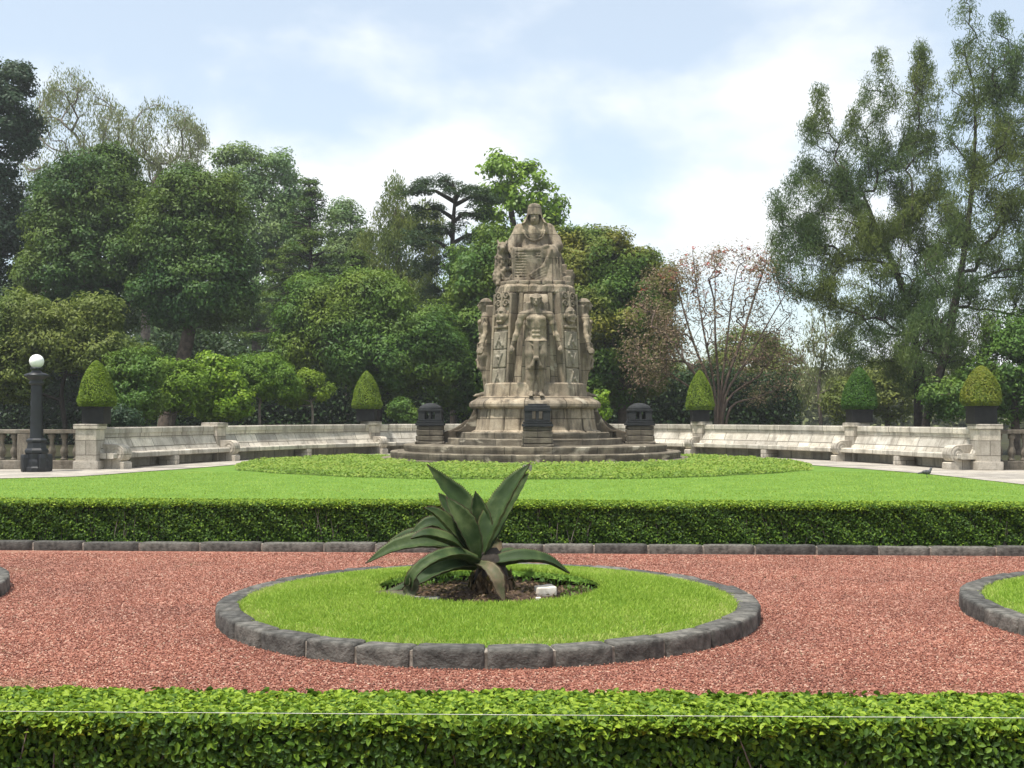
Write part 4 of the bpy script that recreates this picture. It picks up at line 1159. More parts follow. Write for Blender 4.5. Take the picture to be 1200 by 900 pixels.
# standing figure, in human metres (1.75 tall), facing -Y, arms held a little away and holding discs
def standing_mesh():
    S = SDF((-.50, -.32, -.05), (.50, .26, 1.86), .0092)
    S.ell((0, .0, .95), (.155, .105, .13)); S.ell((0, 0, 1.10), (.128, .09, .12)); S.ell((0, -.01, 1.27), (.165, .11, .16))
    for s_ in (-1, 1):
        S.ell((s_ * .078, -.085, 1.335), (.078, .042, .055), .02)
        for za in (1.05, 1.12, 1.19): S.ell((s_ * .034, -.088, za), (.034, .022, .032), .015)
        S.cap((s_ * .05, 0, 1.46), (s_ * .19, 0, 1.415), .045, .055, .04)
        S.ell((s_ * .222, 0, 1.39), (.064, .066, .075), .03)
        el = (s_ * .292, .015, 1.13); wr = (s_ * .368, -.035, .905)
        S.chain([(s_ * .232, 0, 1.37), (s_ * .262, .004, 1.26), el], [.052, .056, .040], .02)
        S.chain([el, (s_ * .315, -.015, 1.05), wr], [.040, .045, .027], .02)
        hc = np.array([s_ * .384, -.05, .83])
        S.ell(hc + [0, .01, .012], (.030, .040, .050), .015)
        S.ell(hc + [0, -.03, -.035], (.034, .058, .066), .006)
        for f in range(4):
            b_ = hc + [s_ * .024, -.022 + f * .020 - .02, -.02]; S.chain([b_, b_ + [s_ * .010, -.012, -.04], b_ + [-s_ * .014, -.016, -.066 + .006 * abs(f - 1)]], [.0115, .0105, .009], .004)
        S.chain([hc + [-s_ * .018, -.02, .02], hc + [-s_ * .040, -.05, -.01], hc + [-s_ * .034, -.07, -.04]], [.014, .012, .010], .005)
        S.chain([(s_ * .088, 0, .93), (s_ * .088, -.02, .74), (s_ * .078, -.02, .52)], [.092, .086, .058], .03)
        S.ell((s_ * .078, -.055, .50), (.044, .032, .048), .02)
        S.chain([(s_ * .078, -.015, .50), (s_ * .074, .015, .34), (s_ * .070, .02, .09)], [.055, .058, .034], .03)
        S.ell((s_ * .07, -.035, .045), (.04, .06, .045), .03)
        S.cap((s_ * .072, -.03, .04), (s_ * .088, -.15, .028), .038, .030, .02)
        for f in range(5): S.cap((s_ * (.062 + .014 * f), -.16, .022), (s_ * (.064 + .016 * f), -.20 + .008 * f, .018), .013, .010, .006)
    S.cap((0, 0, 1.44), (0, -.015, 1.56), .055, .050, .03)
    S.ell((0, -.015, 1.655), (.072, .088, .105), .015); S.cap((0, -.07, 1.60), (0, -.085, 1.585), .035, .03, .02)
    S.cap((0, -.10, 1.675), (0, -.122, 1.635), .011, .017, .008)
    for s_ in (-1, 1):
        S.ell((s_ * .032, -.105, 1.668), (.018, .014, .011), .008, sub=True); S.ell((s_ * .032, -.094, 1.666), (.014, .012, .009), .004)
        S.cap((s_ * .014, -.104, 1.688), (s_ * .052, -.09, 1.688), .009, .008, .006); S.ell((s_ * .078, 0, 1.65), (.012, .022, .032), .006)
    S.cap((-.024, -.104, 1.608), (.024, -.104, 1.608), .009, .009, .006)
    # close headcloth falling behind the shoulders
    S.ell((0, .018, 1.70), (.094, .102, .080), .01); S.box((0, .02, 1.705), (.094, .103, .016), .015, .01)
    S.cap((0, .06, 1.66), (0, .08, 1.48), .07, .07, .03)
    # belt, crossed bands and hanging cloth
    for k in range(24):
        a = 2 * math.pi * k / 24; a2 = 2 * math.pi * (k + 1) / 24
        S.cap((.158 * math.cos(a), .112 * math.sin(a), .975 - .02 * abs(math.sin(a))), (.158 * math.cos(a2), .112 * math.sin(a2), .975 - .02 * abs(math.sin(a2))), .016, .016, .004)
    S.cap((-.15, -.05, .95), (-.03, -.115, .86), .014, .014, .006); S.cap((.15, -.05, .95), (.03, -.115, .86), .014, .014, .006)
    S.box((0, -.118, .80), (.044, .020, .155), .015, .01); S.ell((0, -.135, .655), (.05, .03, .035), .01)
    S.cap((-.035, -.12, .63), (-.06, -.11, .53), .022, .03, .01); S.cap((.035, -.12, .63), (.06, -.11, .53), .022, .03, .01)
    S.cap((0, -.125, 1.24), (0, -.105, 1.02), .006, .006, .01, sub=True)
    # the block of stone left standing behind legs and back
    S.box((0, .13, .80), (.165, .11, .84), .03, .02)
    return S.mesh('standing_figure', scale=1.96)
fm = standing_mesh(); fm.materials.append(M['statue_stone'])
for k, (dx, dy, rz, lean) in enumerate(((0, -1.80, 0, 0), (-1.76, 0, -math.pi / 2, 0), (1.76, 0, math.pi / 2, 0))):
    o = bpy.data.objects.new('standing_figure', fm); COL.objects.link(o); o.parent = mon
    o.location = (dx, dy, 2.18 if k == 0 else 2.20); o.rotation_euler = (0, 0, rz); o.scale = (1.1, 1.06, 1)
# long stone slab rising behind the front figure's head
for (dx, dy, rz) in ((0, -1.38, 0), (-1.28, 0, math.pi / 2), (1.28, 0, math.pi / 2)):
    V, Fc = rbox(.50, .26, 1.85, .08, 6, .012, 3); V = [(x * (1 - .16 * (z + 1.85) / 3.7), y + (z + 1.85) * (.02 if dy < 0 else 0), z) for x, y, z in V]
    V = [(x, y, z * .95) for x, y, z in V]
    if dx: V = [(x, y, z * .80 - .38) for x, y, z in V]
    MB().add(V, Fc, True).build('niche_slab', M['monument_stone'], mon, (dx * .95, dy * .98, 3.93), rz)

# seated hooded figure
def seated_mesh():
    S = SDF((-1.25, -1.25, -.06), (1.25, 1.0, 3.06), .021)
    # seat block and mass of the robe
    S.box((0, .25, .55), (.78, .55, .58), .12, .1)
    S.ell((0, .02, .75), (.86, .72, .75), .15)
    S.ell((0, .12, 1.55), (.52, .40, .62), .2); S.ell((0, .05, 2.02), (.50, .34, .30), .15)
    # mantle from the shoulders down the back
    S.cap((-.40, .15, 2.05), (-.78, .25, .5), .20, .30, .15); S.cap((.40, .15, 2.05), (.82, .25, .4), .20, .30, .15)
    # arms
    S.chain([(-.46, .0, 2.08), (-.66, -.12, 1.62), (-.80, -.36, 1.34)], [.21, .20, .16], .08); S.chain([(-.80, -.36, 1.34), (-.72, -.74, 1.16)], [.15, .10], .05)
    S.chain([(.46, .0, 2.08), (.66, -.10, 1.68), (.78, -.34, 1.42)], [.21, .20, .16], .08); S.chain([(.78, -.34, 1.42), (.50, -.72, 1.30), (.30, -.84, 1.18)], [.15, .11, .075], .05)
    # hands with fingers
    for (h, d, sg) in (((-.68, -.86, 1.08), (0, -.05, -1), -1), ((.24, -.88, 1.12), (-.5, -.1, -.8), 1)):
        h = np.array(h); d = np.array(d) / np.linalg.norm(d); w = np.cross(d, [0, -1, 0]); w /= np.linalg.norm(w)
        S.ell(h, (.085, .05, .09), .03)
        for f in range(4): b_ = h + w * (.028 * (f - 1.5) * 1.5) + d * .06; S.chain([b_, b_ + d * .09 + [0, -.02, 0], b_ + d * (.16 - .02 * abs(f - 1)) + [0, .015, 0]], [.026, .024, .020], .008)
        S.cap(h + w * .08 * sg, h + w * .11 * sg + d * .07, .028, .022, .01)
    # legs under the robe, knees forward
    S.chain([(-.30, .1, .95), (-.46, -.70, 1.02)], [.30, .25], .12); S.chain([(-.46, -.70, 1.02), (-.50, -.72, .25), (-.52, -.80, .06)], [.24, .22, .25], .12)
    S.chain([(.30, .1, .95), (.52, -.68, 1.10)], [.30, .25], .12); S.chain([(.52, -.68, 1.10), (.50, -.74, .5), (.48, -.84, .07)], [.25, .23, .28], .12)
    S.cap((.45, -.95, .05), (.47, -1.14, .04), .085, .06, .03); S.cap((-.45, -.95, .05), (-.47, -1.12, .04), .085, .06, .03)
    # sheet laid over the lap with its written panel
    S.chain([(-.74, -.80, 1.30), (-.35, -.90, 1.22), (.05, -.90, 1.24), (.40, -.86, 1.36)], [.06, .05, .05, .07], .06)
    S.box((-.20, -.86, .70), (.48, .07, .56), .06, .12)
    S.cap((-.70, -.86, 1.2), (-.66, -.90, .15), .06, .07, .06)
    # swinging folds from the right knee down to the left foot
    for q in range(7):
        t0 = q / 6.0
        a_ = np.array([.52 - .10 * t0, -.96 + .02 * q, 1.22 - .13 * q]); b_ = np.array([-.15 + .05 * q, -.98, .36 - .055 * q]); m_ = (a_ + b_) / 2 + [.10, -.03, -.16]
        S.chain([a_, m_, b_], [.05, .07, .045], .018)
    for q in range(5):
        x = .42 + q * .10; S.cap((x, -.93 + .03 * abs(q - 1.5), .95), (x + .06, -.95 + .05 * abs(q - 1.5), .12), .032, .05, .03)
    for q in range(4):
        S.cap((.80 + q * .05, -.28 + q * .14, 1.25 - .1 * q), (.90 + q * .03, -.34 + q * .16, .1), .05, .07, .05); S.cap((-.80 - q * .03, -.28 + q * .14, 1.15), (-.86 - q * .02, -.34 + q * .16, .1), .05, .07, .05)
    for q in range(5):      # sleeve folds
        S.cap((.62 + .04 * q, -.24 - .06 * q, 1.75 - .10 * q), (.86, -.18 + .05 * q, 1.60 - .14 * q), .03, .04, .02); S.cap((-.62 - .04 * q, -.24 - .06 * q, 1.72 - .10 * q), (-.86, -.16 + .05 * q, 1.55 - .12 * q), .03, .04, .02)
    # necklace collar and beard-like chest plate
    for q, r in enumerate((.20, .27, .34)):
        for k in range(12):
            a = math.pi + math.pi * k / 12; a2 = math.pi + math.pi * (k + 1) / 12
            S.cap((r * math.cos(a), -.30 - .02 * q + .03, 1.98 + r * 1.0 * math.sin(a)), (r * math.cos(a2), -.30 - .02 * q + .03, 1.98 + r * math.sin(a2)), .028, .028, .01)
    S.ell((0, -.26, 1.88), (.19, .12, .30), .05)
    # head inside the hood
    S.cap((0, -.05, 2.15), (0, -.12, 2.38), .15, .14, .06)
    S.ell((0, -.24, 2.42), (.15, .16, .22), .03)
    S.cap((0, -.38, 2.46), (0, -.425, 2.38), .022, .034, .015)
    for s_ in (-1, 1): S.ell((s_ * .062, -.385, 2.45), (.035, .03, .022), .012, sub=True); S.cap((s_ * .03, -.385, 2.49), (s_ * .10, -.36, 2.485), .018, .014, .01)
    S.cap((-.045, -.375, 2.315), (.045, -.375, 2.315), .016, .016, .01)
    return S
def finish_seated(S):
    # hood: bell-shaped shell open to the front
    H = SDF(tuple(S.lo), tuple(S.lo + (S.n - 1) * S.h), S.h); 
    X, Y, Z = np.meshgrid(*S.ax, indexing='ij')
    yc = -.13
    def bell(r_add):
        zz = (Z - 2.26) / (2.97 - 2.26)
        rr = np.interp(zz, [0, .10, .25, .45, .65, .80, .91, .97, 1.0], [.43, .35, .28, .25, .235, .22, .19, .13, .02]) + r_add
        r = np.sqrt(X ** 2 + ((Y - yc) * .86) ** 2); d = (r - rr) * .85
        return np.maximum(d, np.maximum(2.26 + .12 * Y - Z, Z - 2.98 - r_add))
    out = bell(0.0); inn = bell(-.055); inn = np.where(Y < -.02, inn, inn + .1)
    cut = np.maximum(np.abs(X) - (.17 + (2.60 - Z) * .40), np.maximum(Z - 2.54, Y - (-.20)))       # face opening
    shell = np.maximum(out, -np.maximum(inn, Z - 2.62)); shell = np.maximum(shell, -cut)
    k = .03; A = S.F; h = np.clip(.5 + .5 * (A - shell) / k, 0, 1); S.F = (A * (1 - h) + shell * h - k * h * (1 - h)).astype(np.float32)
    # brim roll
    for q in range(14):
        a = math.pi * 1.5 + (q - 6.5) / 6.5 * 1.35; a2 = math.pi * 1.5 + (q + 1 - 6.5) / 6.5 * 1.35
        f = lambda t: (.44 * math.cos(t) * (1 if 1 else 0), yc + .50 * math.sin(t) * 1.0, 2.62 - .42 * abs(math.cos(t)) ** 1.3)
        pass
    for s_ in (-1, 1): S.cap((s_ * .25, -.12, 2.36), (s_ * .30, -.22, 1.95), .09, .08, .05)
    # written lines cut in the sheet
    for r_ in range(10):
        z = 1.14 - r_ * .095
        x = -.60
        while x < .16:
            w = random.uniform(.03, .10); S.cap((x, -.955, z), (min(x + w, .18), -.955, z), .028, .028, .006, sub=True); x += w + .055
    S.displace(lambda X, Y, Z: .010 * np.sin(X * 23 + Z * 5) * np.sin(Z * 11 + X * 7) * (Z < 2.1))
    return S.mesh('seated_figure')
sm_ = finish_seated(seated_mesh())
sf = link('seated_figure', sm_, M['statue_stone'], mon, (-.02, .10, 6.05)); sf.scale = (1.07, 1, 1)

def beast_mesh():
    S = SDF((-.6, -.7, -.05), (.62, .55, 1.75), .02)
    S.ell((.05, .05, .35), (.42, .42, .42), .1); S.ell((0, 0, .75), (.30, .30, .45), .12)
    S.cap((0, 0, .95), (-.03, -.12, 1.28), .24, .20, .1)
    S.ell((-.04, -.18, 1.38), (.19, .24, .17), .05); S.cap((-.06, -.30, 1.36), (-.10, -.52, 1.28), .12, .08, .05); S.cap((-.06, -.30, 1.28), (-.09, -.46, 1.18), .07, .05, .03)
    for s_ in (-1, 1): S.cap((s_ * .12 - .04, -.1, 1.50), (s_ * .16 - .04, -.02, 1.62), .06, .03, .03); S.ell((s_ * .12 - .05, -.33, 1.43), (.035, .04, .03), .01, sub=True)
    for q in range(10):
        th = q * .62; rr = .30 - q * .018; p = (.12 + rr * math.cos(th), -.36, .36 + rr * math.sin(th)); th2 = th + .62; r2 = rr - .018
        S.cap(p, (.12 + r2 * math.cos(th2), -.36, .36 + r2 * math.sin(th2)), .075, .07, .02)
    for q in range(6): S.cap((-.28 + .1 * q, -.22 - .03 * q, 1.02 - .02 * q), (-.30 + .1 * q, -.28, .72), .05, .035, .015)
    S.chain([(-.18, -.2, .7), (-.24, -.42, .35), (-.24, -.48, .04)], [.11, .08, .09], .05); S.chain([(.1, .1, 1.2), (.28, .0, 1.0), (.36, -.1, .75)], [.08, .1, .08], .05)
    S.displace(lambda X, Y, Z: .012 * np.sin(X * 30 + Z * 8) * np.sin(Z * 33))
    return S.mesh('carved_beast')
link('carved_beast', beast_mesh(), M['statue_stone'], mon, (-1.12, -.25, 6.05), .15)
S = SDF((-.5, -.45, -.04), (.5, .45, .95), .02)
for (x, y, z, a, b_, c_) in ((.0, .1, .22, .36, .3, .24), (-.1, .1, .55, .22, .2, .22), (.22, -.1, .42, .12, .14, .14), (.30, .15, .38, .10, .12, .12), (-.2, -.22, .2, .16, .12, .2), (.12, -.26, .16, .14, .1, .16)): S.box((x, y, z), (a, b_, c_), .05, .04)
link('carved_stones', S.mesh('carved_stones'), M['statue_stone'], mon, (.98, -.45, 6.05))
# carved nose of blocks around the seat
for k in range(11):
    a = math.pi + math.pi * k / 10; V, Fc = rbox(.2, .1, .08, .03, 3, .02, k, (1.22 * math.cos(a) * shape_r(a, 3), 1.22 * math.sin(a) * shape_r(a, 3), 6.10), a + math.pi / 2)
    MB().add(V, Fc, True).build('rim_block', M['monument_stone'], mon)

# low curved stone wings joining the base and the lanterns
for sx_ in (-1, 1):
    S = SDF((-.1, -.3, -.05), (1.35, .3, 1.0), .025)
    for q in range(30):
        t_ = q / 29; S.box((t_ * 1.05, 0, .16 + .22 * (1 - t_) ** 2), (.09, .16, .16 + .24 * (1 - t_) ** 2), .03, .03)
    o = link('buttress', S.mesh('buttress'), M['monument_stone'], mon, (sx_ * 2.35, 0, .62), 0 if sx_ > 0 else math.pi)
    S = SDF((-.2, -1.3, -.05), (.95, 1.3, 1.0), .025)
    for q in range(36):
        t_ = q / 35; hh = .02 + .40 * (1 - t_) ** 2.2; S.box((t_ * .72, 0, hh), (.05, 1.15 - .25 * t_, hh), .02, .03)
    link('flared_foot', S.mesh('flared_foot'), M['monument_stone'], mon, (sx_ * 2.05, 0, .99), 0 if sx_ > 0 else math.pi)

# ================================================================ stone lanterns on the steps
def lantern(x, y, label, domed, zbase=.555):
    root = empty('stone_lantern', (x, y, zbase), label=label, cat='stone lantern', group='dark stone lanterns on the monument steps')
    hw = .47
    mb = MB()
    for i, (z0, z1, w) in enumerate(((0, .10, .52), (.10, .30, .49), (.30, .50, .47), (.50, .64, .46))):
        V, Fc = rbox(w, w, (z1 - z0) / 2 - .002, .03, 4, .018, i + int(x * 9), (0, 0, (z0 + z1) / 2)); mb.add(V, Fc)
    mb.build('pedestal', M['pedestal_stone'], root)
    mb = MB(); z = .64
    for (z0, z1, w) in ((z, z + .09, .50), (z + .09, z + .17, .46), (z + .17, z + .235, .42)):
        V, Fc = rbox(w, w, (z1 - z0) / 2, .02, 3, .004, 1, (0, 0, (z0 + z1) / 2)); mb.add(V, Fc)
    mb.build('housing_base', M['lantern_stone'], root)
    z = .875; H = .26
    mb = MB()
    for sx_ in (-1, 0, 1):
        for sy_ in (-1, 0, 1):
            if sx_ == 0 and sy_ == 0: continue
            hx = .12 if sx_ else .045; hy = .12 if sy_ else .045
            V, Fc = rbox(hx, hy, H / 2 + .01, .015, 2, 0, 1); MB().add(V, Fc).build('window_post', M['lantern_stone'], root, (sx_ * .29, sy_ * .29, z + H / 2))
    mb = MB(); z += H
    top = MB()
    V, Fc = rbox(.43, .43, .05, .02, 3, .003, 2, (0, 0, z + .045)); mb.add(V, Fc)
    if domed:
        V, Fc = lathe([(.40, z + .07), (.40, z + .13), (.36, z + .19), (.28, z + .235), (.25, z + .24), (.24, z + .265), (.15, z + .29), (.02, z + .30)], 20); top.add(V, Fc, True)
    else:
        V, Fc = rbox(.40, .40, .06, .03, 3, .004, 3, (0, 0, z + .13)); top.add(V, Fc)
        V, Fc = rbox(.30, .30, .035, .02, 3, .004, 3, (0, 0, z + .205)); top.add(V, Fc)
    ro = mb.build('roof', M['lantern_stone'], root); top.build('roof_cap', M['lantern_stone'], ro)
lantern(MX, MY - 3.72, 'dark stone lantern with a flat top in front of the monument', False)
lantern(MX - 3.68, MY, 'dark domed stone lantern on the steps left of the monument', True)
lantern(MX + 3.68, MY, 'dark domed stone lantern on the steps right of the monument', True)

# small things
p = G(618, 559)
root = empty('ground_light', p, label='small grey spotlight on the lawn behind the tip of the agave', cat='spotlight')
V, Fc = rbox(.11, .06, .11, .02, 3, c=(0, 0, .20)); MB().add(V, Fc).build('housing', M['grey_rock'], root, None, .25)
V, Fc = lathe([(.07, 0), (.07, .03), (.02, .04), (.02, .12)], 12); MB().add(V, Fc).build('stand', M['iron'], root)
def pigeon(px, py, rz):
    S = SDF((-.12, -.22, -.01), (.12, .26, .30), .007)
    S.ell((0, 0, .13), (.052, .10, .058), .02); S.chain([(0, -.06, .15), (0, -.095, .20), (0, -.10, .235)], [.04, .025, .02], .02)
    S.ell((0, -.108, .24), (.021, .026, .021), .01); S.cap((0, -.13, .238), (0, -.155, .232), .007, .003, .004)
    S.cap((0, .08, .125), (0, .20, .10), .032, .018, .02); S.ell((.04, .02, .14), (.02, .09, .04), .01); S.ell((-.04, .02, .14), (.02, .09, .04), .01)
    for s_ in (-1, 1): S.cap((s_ * .022, 0, .09), (s_ * .022, -.005, .008), .008, .006, .006); S.cap((s_ * .022, 0, .007), (s_ * .022, -.035, .006), .006, .005, .004)
    p = G(px, py); o = link('pigeon', S.mesh('pigeon'), M['pigeon_grey'], None, (p.x, p.y, .012), rz)
    tag(o, 'small grey pigeon walking on the path by the right bench', 'bird')
pigeon(1086, 560, 1.3)
# ================================================================ ground cover round the monument
def groundcover():
    n = 95000; R = 9.0; cx, cy = .35, 36.9
    r = R * np.sqrt(rng.random(n)); a = rng.uniform(0, 2 * np.pi, n)
    r *= 1 + .015 * np.sin(a * 9) + .01 * np.sin(a * 23)
    x, y = cx + r * np.cos(a), cy + r * np.sin(a)
    kp = ((x - MX) ** 2 + (y - MY) ** 2 > 5.45 ** 2) & (y < 46.5) & (y < MY + 2.5); x, y, r = x[kp], y[kp], r[kp]; n = len(x)
    hz = np.array([mnoise.noise(Vector((float(p) * .9, float(q) * .9, 0))) * .6 + mnoise.noise(Vector((float(p) * 3, float(q) * 3, 4))) * .4 for p, q in zip(x, y)])
    z = .02 + rng.random(n) * np.clip(.11 + hz * .12, .03, .22) * np.clip((R - r) / .5 + .3, .2, 1)
    P = np.stack([x, y, z], 1)
    ti = np.clip(.5 + hz * .9 + rng.normal(size=n) * .22, 0, 1)
    V, Fc, ti = leaf_cards(P, unit(rng.normal(size=(n, 3)) * [.5, .5, .2] + [0, -.25, 1]), .085, .6, ti)
    tag(link('ground_cover', np_mesh('ground_cover', V, Fc, attrs={'tint': ti}), M['leaf_ground']), 'leafy yellow-green ground cover in a wide ring round the monument', 'ground cover', kind='stuff')
    pts = [(cx + 8.85 * math.cos(2 * math.pi * k / 90), min(46.4, cy + 8.85 * math.sin(2 * math.pi * k / 90))) for k in range(90)]
    poly_sheet('planting_bed', pts, .002 + .003, M['ground_leafy'])
    # taller lawn tufts so that the grass edge behind the hedge is not a clean line
    n = 110000; y = 14.8 + 17 * rng.random(n) ** 1.2; x = (rng.random(n) - .5) * (y * .96)
    kp = (x - cx) ** 2 + (y - cy) ** 2 > 8.9 ** 2; 
    x, y = x[kp], y[kp]; n = len(x)
    px = x; inside = np.ones(n, bool)
    pin = np.array([(p.x, p.y) for p in path_in if p.y < 45]); left = pin[pin[:, 0] < 0]; right = pin[pin[:, 0] > 0]
    inside &= ~((x < -6) & (y > np.interp(x, left[:, 0], left[:, 1]) - .1)); r_ = right[np.argsort(right[:, 0])]
    inside &= ~((x > 6) & (y > np.interp(x, r_[:, 0], r_[:, 1]) - .1))
    x, y = x[inside], y[inside]; n = len(x)
    h = rng.uniform(.008, .024, n); w = rng.uniform(.004, .008, n); fa = rng.uniform(0, np.pi, n); dx, dy = np.cos(fa) * w, np.sin(fa) * w; ln = rng.normal(size=(n, 2)) * .02; z0 = np.full(n, -.006)
    V = np.stack([np.stack([x - dx, y - dy, z0], 1), np.stack([x + dx, y + dy, z0], 1), np.stack([x + ln[:, 0] + dx * .4, y + ln[:, 1], h], 1), np.stack([x + ln[:, 0] - dx * .4, y + ln[:, 1], h], 1)], 1).reshape(-1, 3)
    tag(link('grass', np_mesh('grass', V, np.arange(4 * n).reshape(n, 4), attrs={'tint': .1 + rng.beta(2, 2.4, n) * .8}), M['grass']), 'mown grass blades of the wide lawn before the monument', 'grass', kind='stuff')
groundcover()

# ================================================================ trees and shrubs behind the bench
T = tree
# -- far back, pale and tall
T('feathery_tree', 'sparse grey-green tree with bare twisting limbs at upper left', 'tree', 74, [(120, 480), (115, 330), (105, 240), (92, 185)],
  [(92, 145, 48, 46), (60, 175, 34, 40), (125, 160, 32, 40), (48, 235, 30, 60), (40, 300, 26, 50), (85, 112, 28, 24)], 330, .62, 46, .26, .22, 'leaf_grey', 'bark_grey', .42, surf=.9, hang=True, flat=1.1, r_tip=.022, tipfrac=.95, wander=.22, droop=.25)
T('feathery_tree', 'pale sparse tree with crooked grey branches above the round dark tree', 'tree', 78, [(170, 480), (172, 300), (178, 230), (188, 200)],
  [(196, 160, 42, 38), (160, 180, 24, 28), (222, 170, 18, 28), (192, 205, 40, 22)], 240, .6, 44, .26, .22, 'leaf_grey', 'bark_grey', .38, surf=.9, hang=True, flat=1.1, r_tip=.022, tipfrac=.95, wander=.24, droop=.25)
T('ash_tree', 'very dark green tree cut off by the left edge', 'tree', 60, [(-8, 490), (-5, 330), (-2, 200)],
  [(12, 120, 34, 46), (-12, 160, 46, 60), (34, 150, 14, 26), (18, 95, 18, 24), (-10, 250, 40, 60), (14, 290, 26, 40), (0, 360, 30, 50)], 330, .62, 150, .21, .5, 'leaf_deep', 'bark_dark', .35, surf=.6)
T('poplar', 'blue-green tall tree rising behind the two round dark trees', 'tree', 76, [(300, 490), (300, 350), (295, 250)],
  [(280, 206, 34, 36), (320, 214, 30, 40), (345, 260, 20, 40), (300, 265, 50, 60), (270, 195, 18, 20), (324, 195, 20, 22), (330, 290, 40, 50), (295, 340, 60, 60)], 420, .8, 120, .25, .45, 'leaf_blue', 'bark_grey', .4, surf=.55)
T('poplar', 'small pale green treetop right of the dark conifer', 'tree', 84, [(405, 490), (405, 350), (404, 280)],
  [(404, 268, 22, 30), (415, 300, 28, 30), (390, 320, 34, 40), (408, 248, 12, 14)], 200, .75, 90, .26, .4, 'leaf_blue', 'bark_grey', .3, surf=.6)
T('willow', 'grey-green weeping tree left of the flat-topped cedar', 'tree', 72, [(470, 490), (468, 360), (464, 250)],
  [(463, 262, 20, 50), (480, 300, 34, 50), (445, 310, 34, 46), (470, 350, 50, 46), (497, 280, 24, 36), (465, 224, 9, 16), (430, 345, 40, 36)], 430, .62, 85, .28, .22, 'leaf_olive', 'bark_grey', .3, surf=.7, hang=True, flat=1.2, droop=.3, tipfrac=.5)
# -- conifer
def conifer(label, D, px, ytop, ybot, wpx, mat='leaf_deep'):
    base = Q(px, HZ + CH / D * F, D); B = np.array(base); root = empty('conifer', base, label=label, cat='tree', group='trees beyond the curved stone bench')
    s = D / F; top = np.array(Q(px - 2, ytop, D)); zb_ = Q(px, ybot, D).z; Wd = wpx * s / 2
    segs = [(np.array([B, (B + top) / 2 + [.1, 0, 0], top]) - B, np.array([.32, .2, .02]))]; C = []; Dr = []
    z = zb_; 
    while z < top[2] - .15:
        t_ = (z - zb_) / (top[2] - zb_)
        for k in range(int(rng.integers(3, 6))):
            a = rng.uniform(0, 2 * np.pi); L_ = Wd * (1 - t_) ** .75 * rng.uniform(.55, 1.15) + .15
            p0 = np.array([B[0] + (top[0] - B[0]) * t_, B[1], z]); d = np.array([math.cos(a), math.sin(a), rng.uniform(.0, .35)])
            p1 = p0 + d * L_ + [0, 0, -.12 * L_]; mid = p0 + d * L_ * .55 + [0, 0, .06 * L_]
            segs.append((np.array([p0, mid, p1]) - B, np.array([.06, .04, .015])))
            for q in np.linspace(.3, 1.05, max(2, int(L_ / .38))): 
                C.append(p0 + (p1 - p0) * q + [rng.normal() * .2, rng.normal() * .2, -.1]); Dr.append([d[0] * .4, d[1] * .4, .7])
        z += rng.uniform(.26, .5)
    V, Fc = tubes(segs, 8); link('trunk', np_mesh('trunk', V, Fc, smooth=True), M['bark_dark'], root)
    V, Fc, ti = clump_leaves(np.array(C), np.array(Dr), .42, 62, .2, .35, .7, .25, .5)
    link('crown', np_mesh('crown', V - B, Fc, attrs={'tint': ti}), M[mat], root)
conifer('dark layered conifer with a pointed top left of centre', 70, 364, 208, 430, 150, 'leaf_dark')
conifer('smaller dark conifer with drooping shoots beside the taller one', 68, 418, 292, 430, 110, 'leaf_dark')
# -- flat-topped cedar
def cedar():
    D = 62; base = Q(531, HZ + CH / D * F, D); B = np.array(base)
    root = empty('cedar', base, label='dark cedar with flat layered pads on a bare straight trunk', cat='tree', group='trees beyond the curved stone bench')
    tr = [B] + [np.array(Q(x, y, D)) for x, y in ((532, 400), (529, 320), (531, 260), (534, 225), (530, 212))]
    segs = [(np.array(tr) - B, np.array([.2, .18, .16, .12, .08, .03]))]; C = []; Dr = []; s = D / F
    pads = [(512, 212, 28, 7), (545, 222, 26, 8), (570, 232, 24, 10), (488, 222, 20, 8), (498, 245, 22, 12), (556, 250, 20, 12), (515, 268, 26, 12), (492, 280, 28, 16), (566, 275, 26, 14), (545, 292, 26, 12), (505, 310, 28, 14), (556, 320, 26, 14),
            (520, 340, 30, 14), (500, 360, 24, 12), (575, 300, 20, 12), (515, 385, 26, 12)]
    for i, (x, y, rx, ry) in enumerate(pads):
        c = np.array(Q(x, y, D + rng.uniform(-1.2, 1.2))); zt_ = c[2] - .5
        j = min(range(len(tr)), key=lambda q: abs(tr[q][2] - zt_)); t0 = np.array([np.interp(zt_, [p[2] for p in tr], [p[a] for p in tr]) for a in range(3)])
        mid = (t0 + c) / 2 + [0, 0, .25]; segs.append((np.array([t0, mid, c]) - B, np.array([.13, .09, .03])))
        for k in range(int(rx * 1.5)):
            a = rng.uniform(0, 2 * np.pi); r = math.sqrt(rng.random())
            C.append(c + [r * math.cos(a) * rx * s, r * math.sin(a) * rx * s, rng.normal() * ry * s * .35 - .1 * r]); Dr.append([0, 0, 1])
    V, Fc = tubes(segs, 8); link('trunk', np_mesh('trunk', V, Fc, smooth=True), M['bark_dark'], root)
    V, Fc, ti = clump_leaves(np.array(C), np.array(Dr), .36, 46, .17, .35, .8, .3, .45)
    link('crown', np_mesh('crown', V - B, Fc, attrs={'tint': ti}), M['leaf_deep'], root)
cedar()
T('maple', 'bright green leafy tree showing right behind the hooded statue', 'tree', 66, [(600, 490), (602, 380), (604, 290), (598, 240)],
  [(590, 205, 24, 26), (615, 222, 26, 28), (640, 235, 20, 22), (578, 235, 20, 24), (605, 260, 34, 28), (640, 265, 18, 20), (587, 187, 10, 12), (580, 280, 26, 28), (560, 330, 34, 36)], 190, .62, 60, .27, .6, 'leaf_bright', 'bark', .3, surf=.7, tipfrac=.7)
M['leaf_bright'].name = 'leaf_bright'
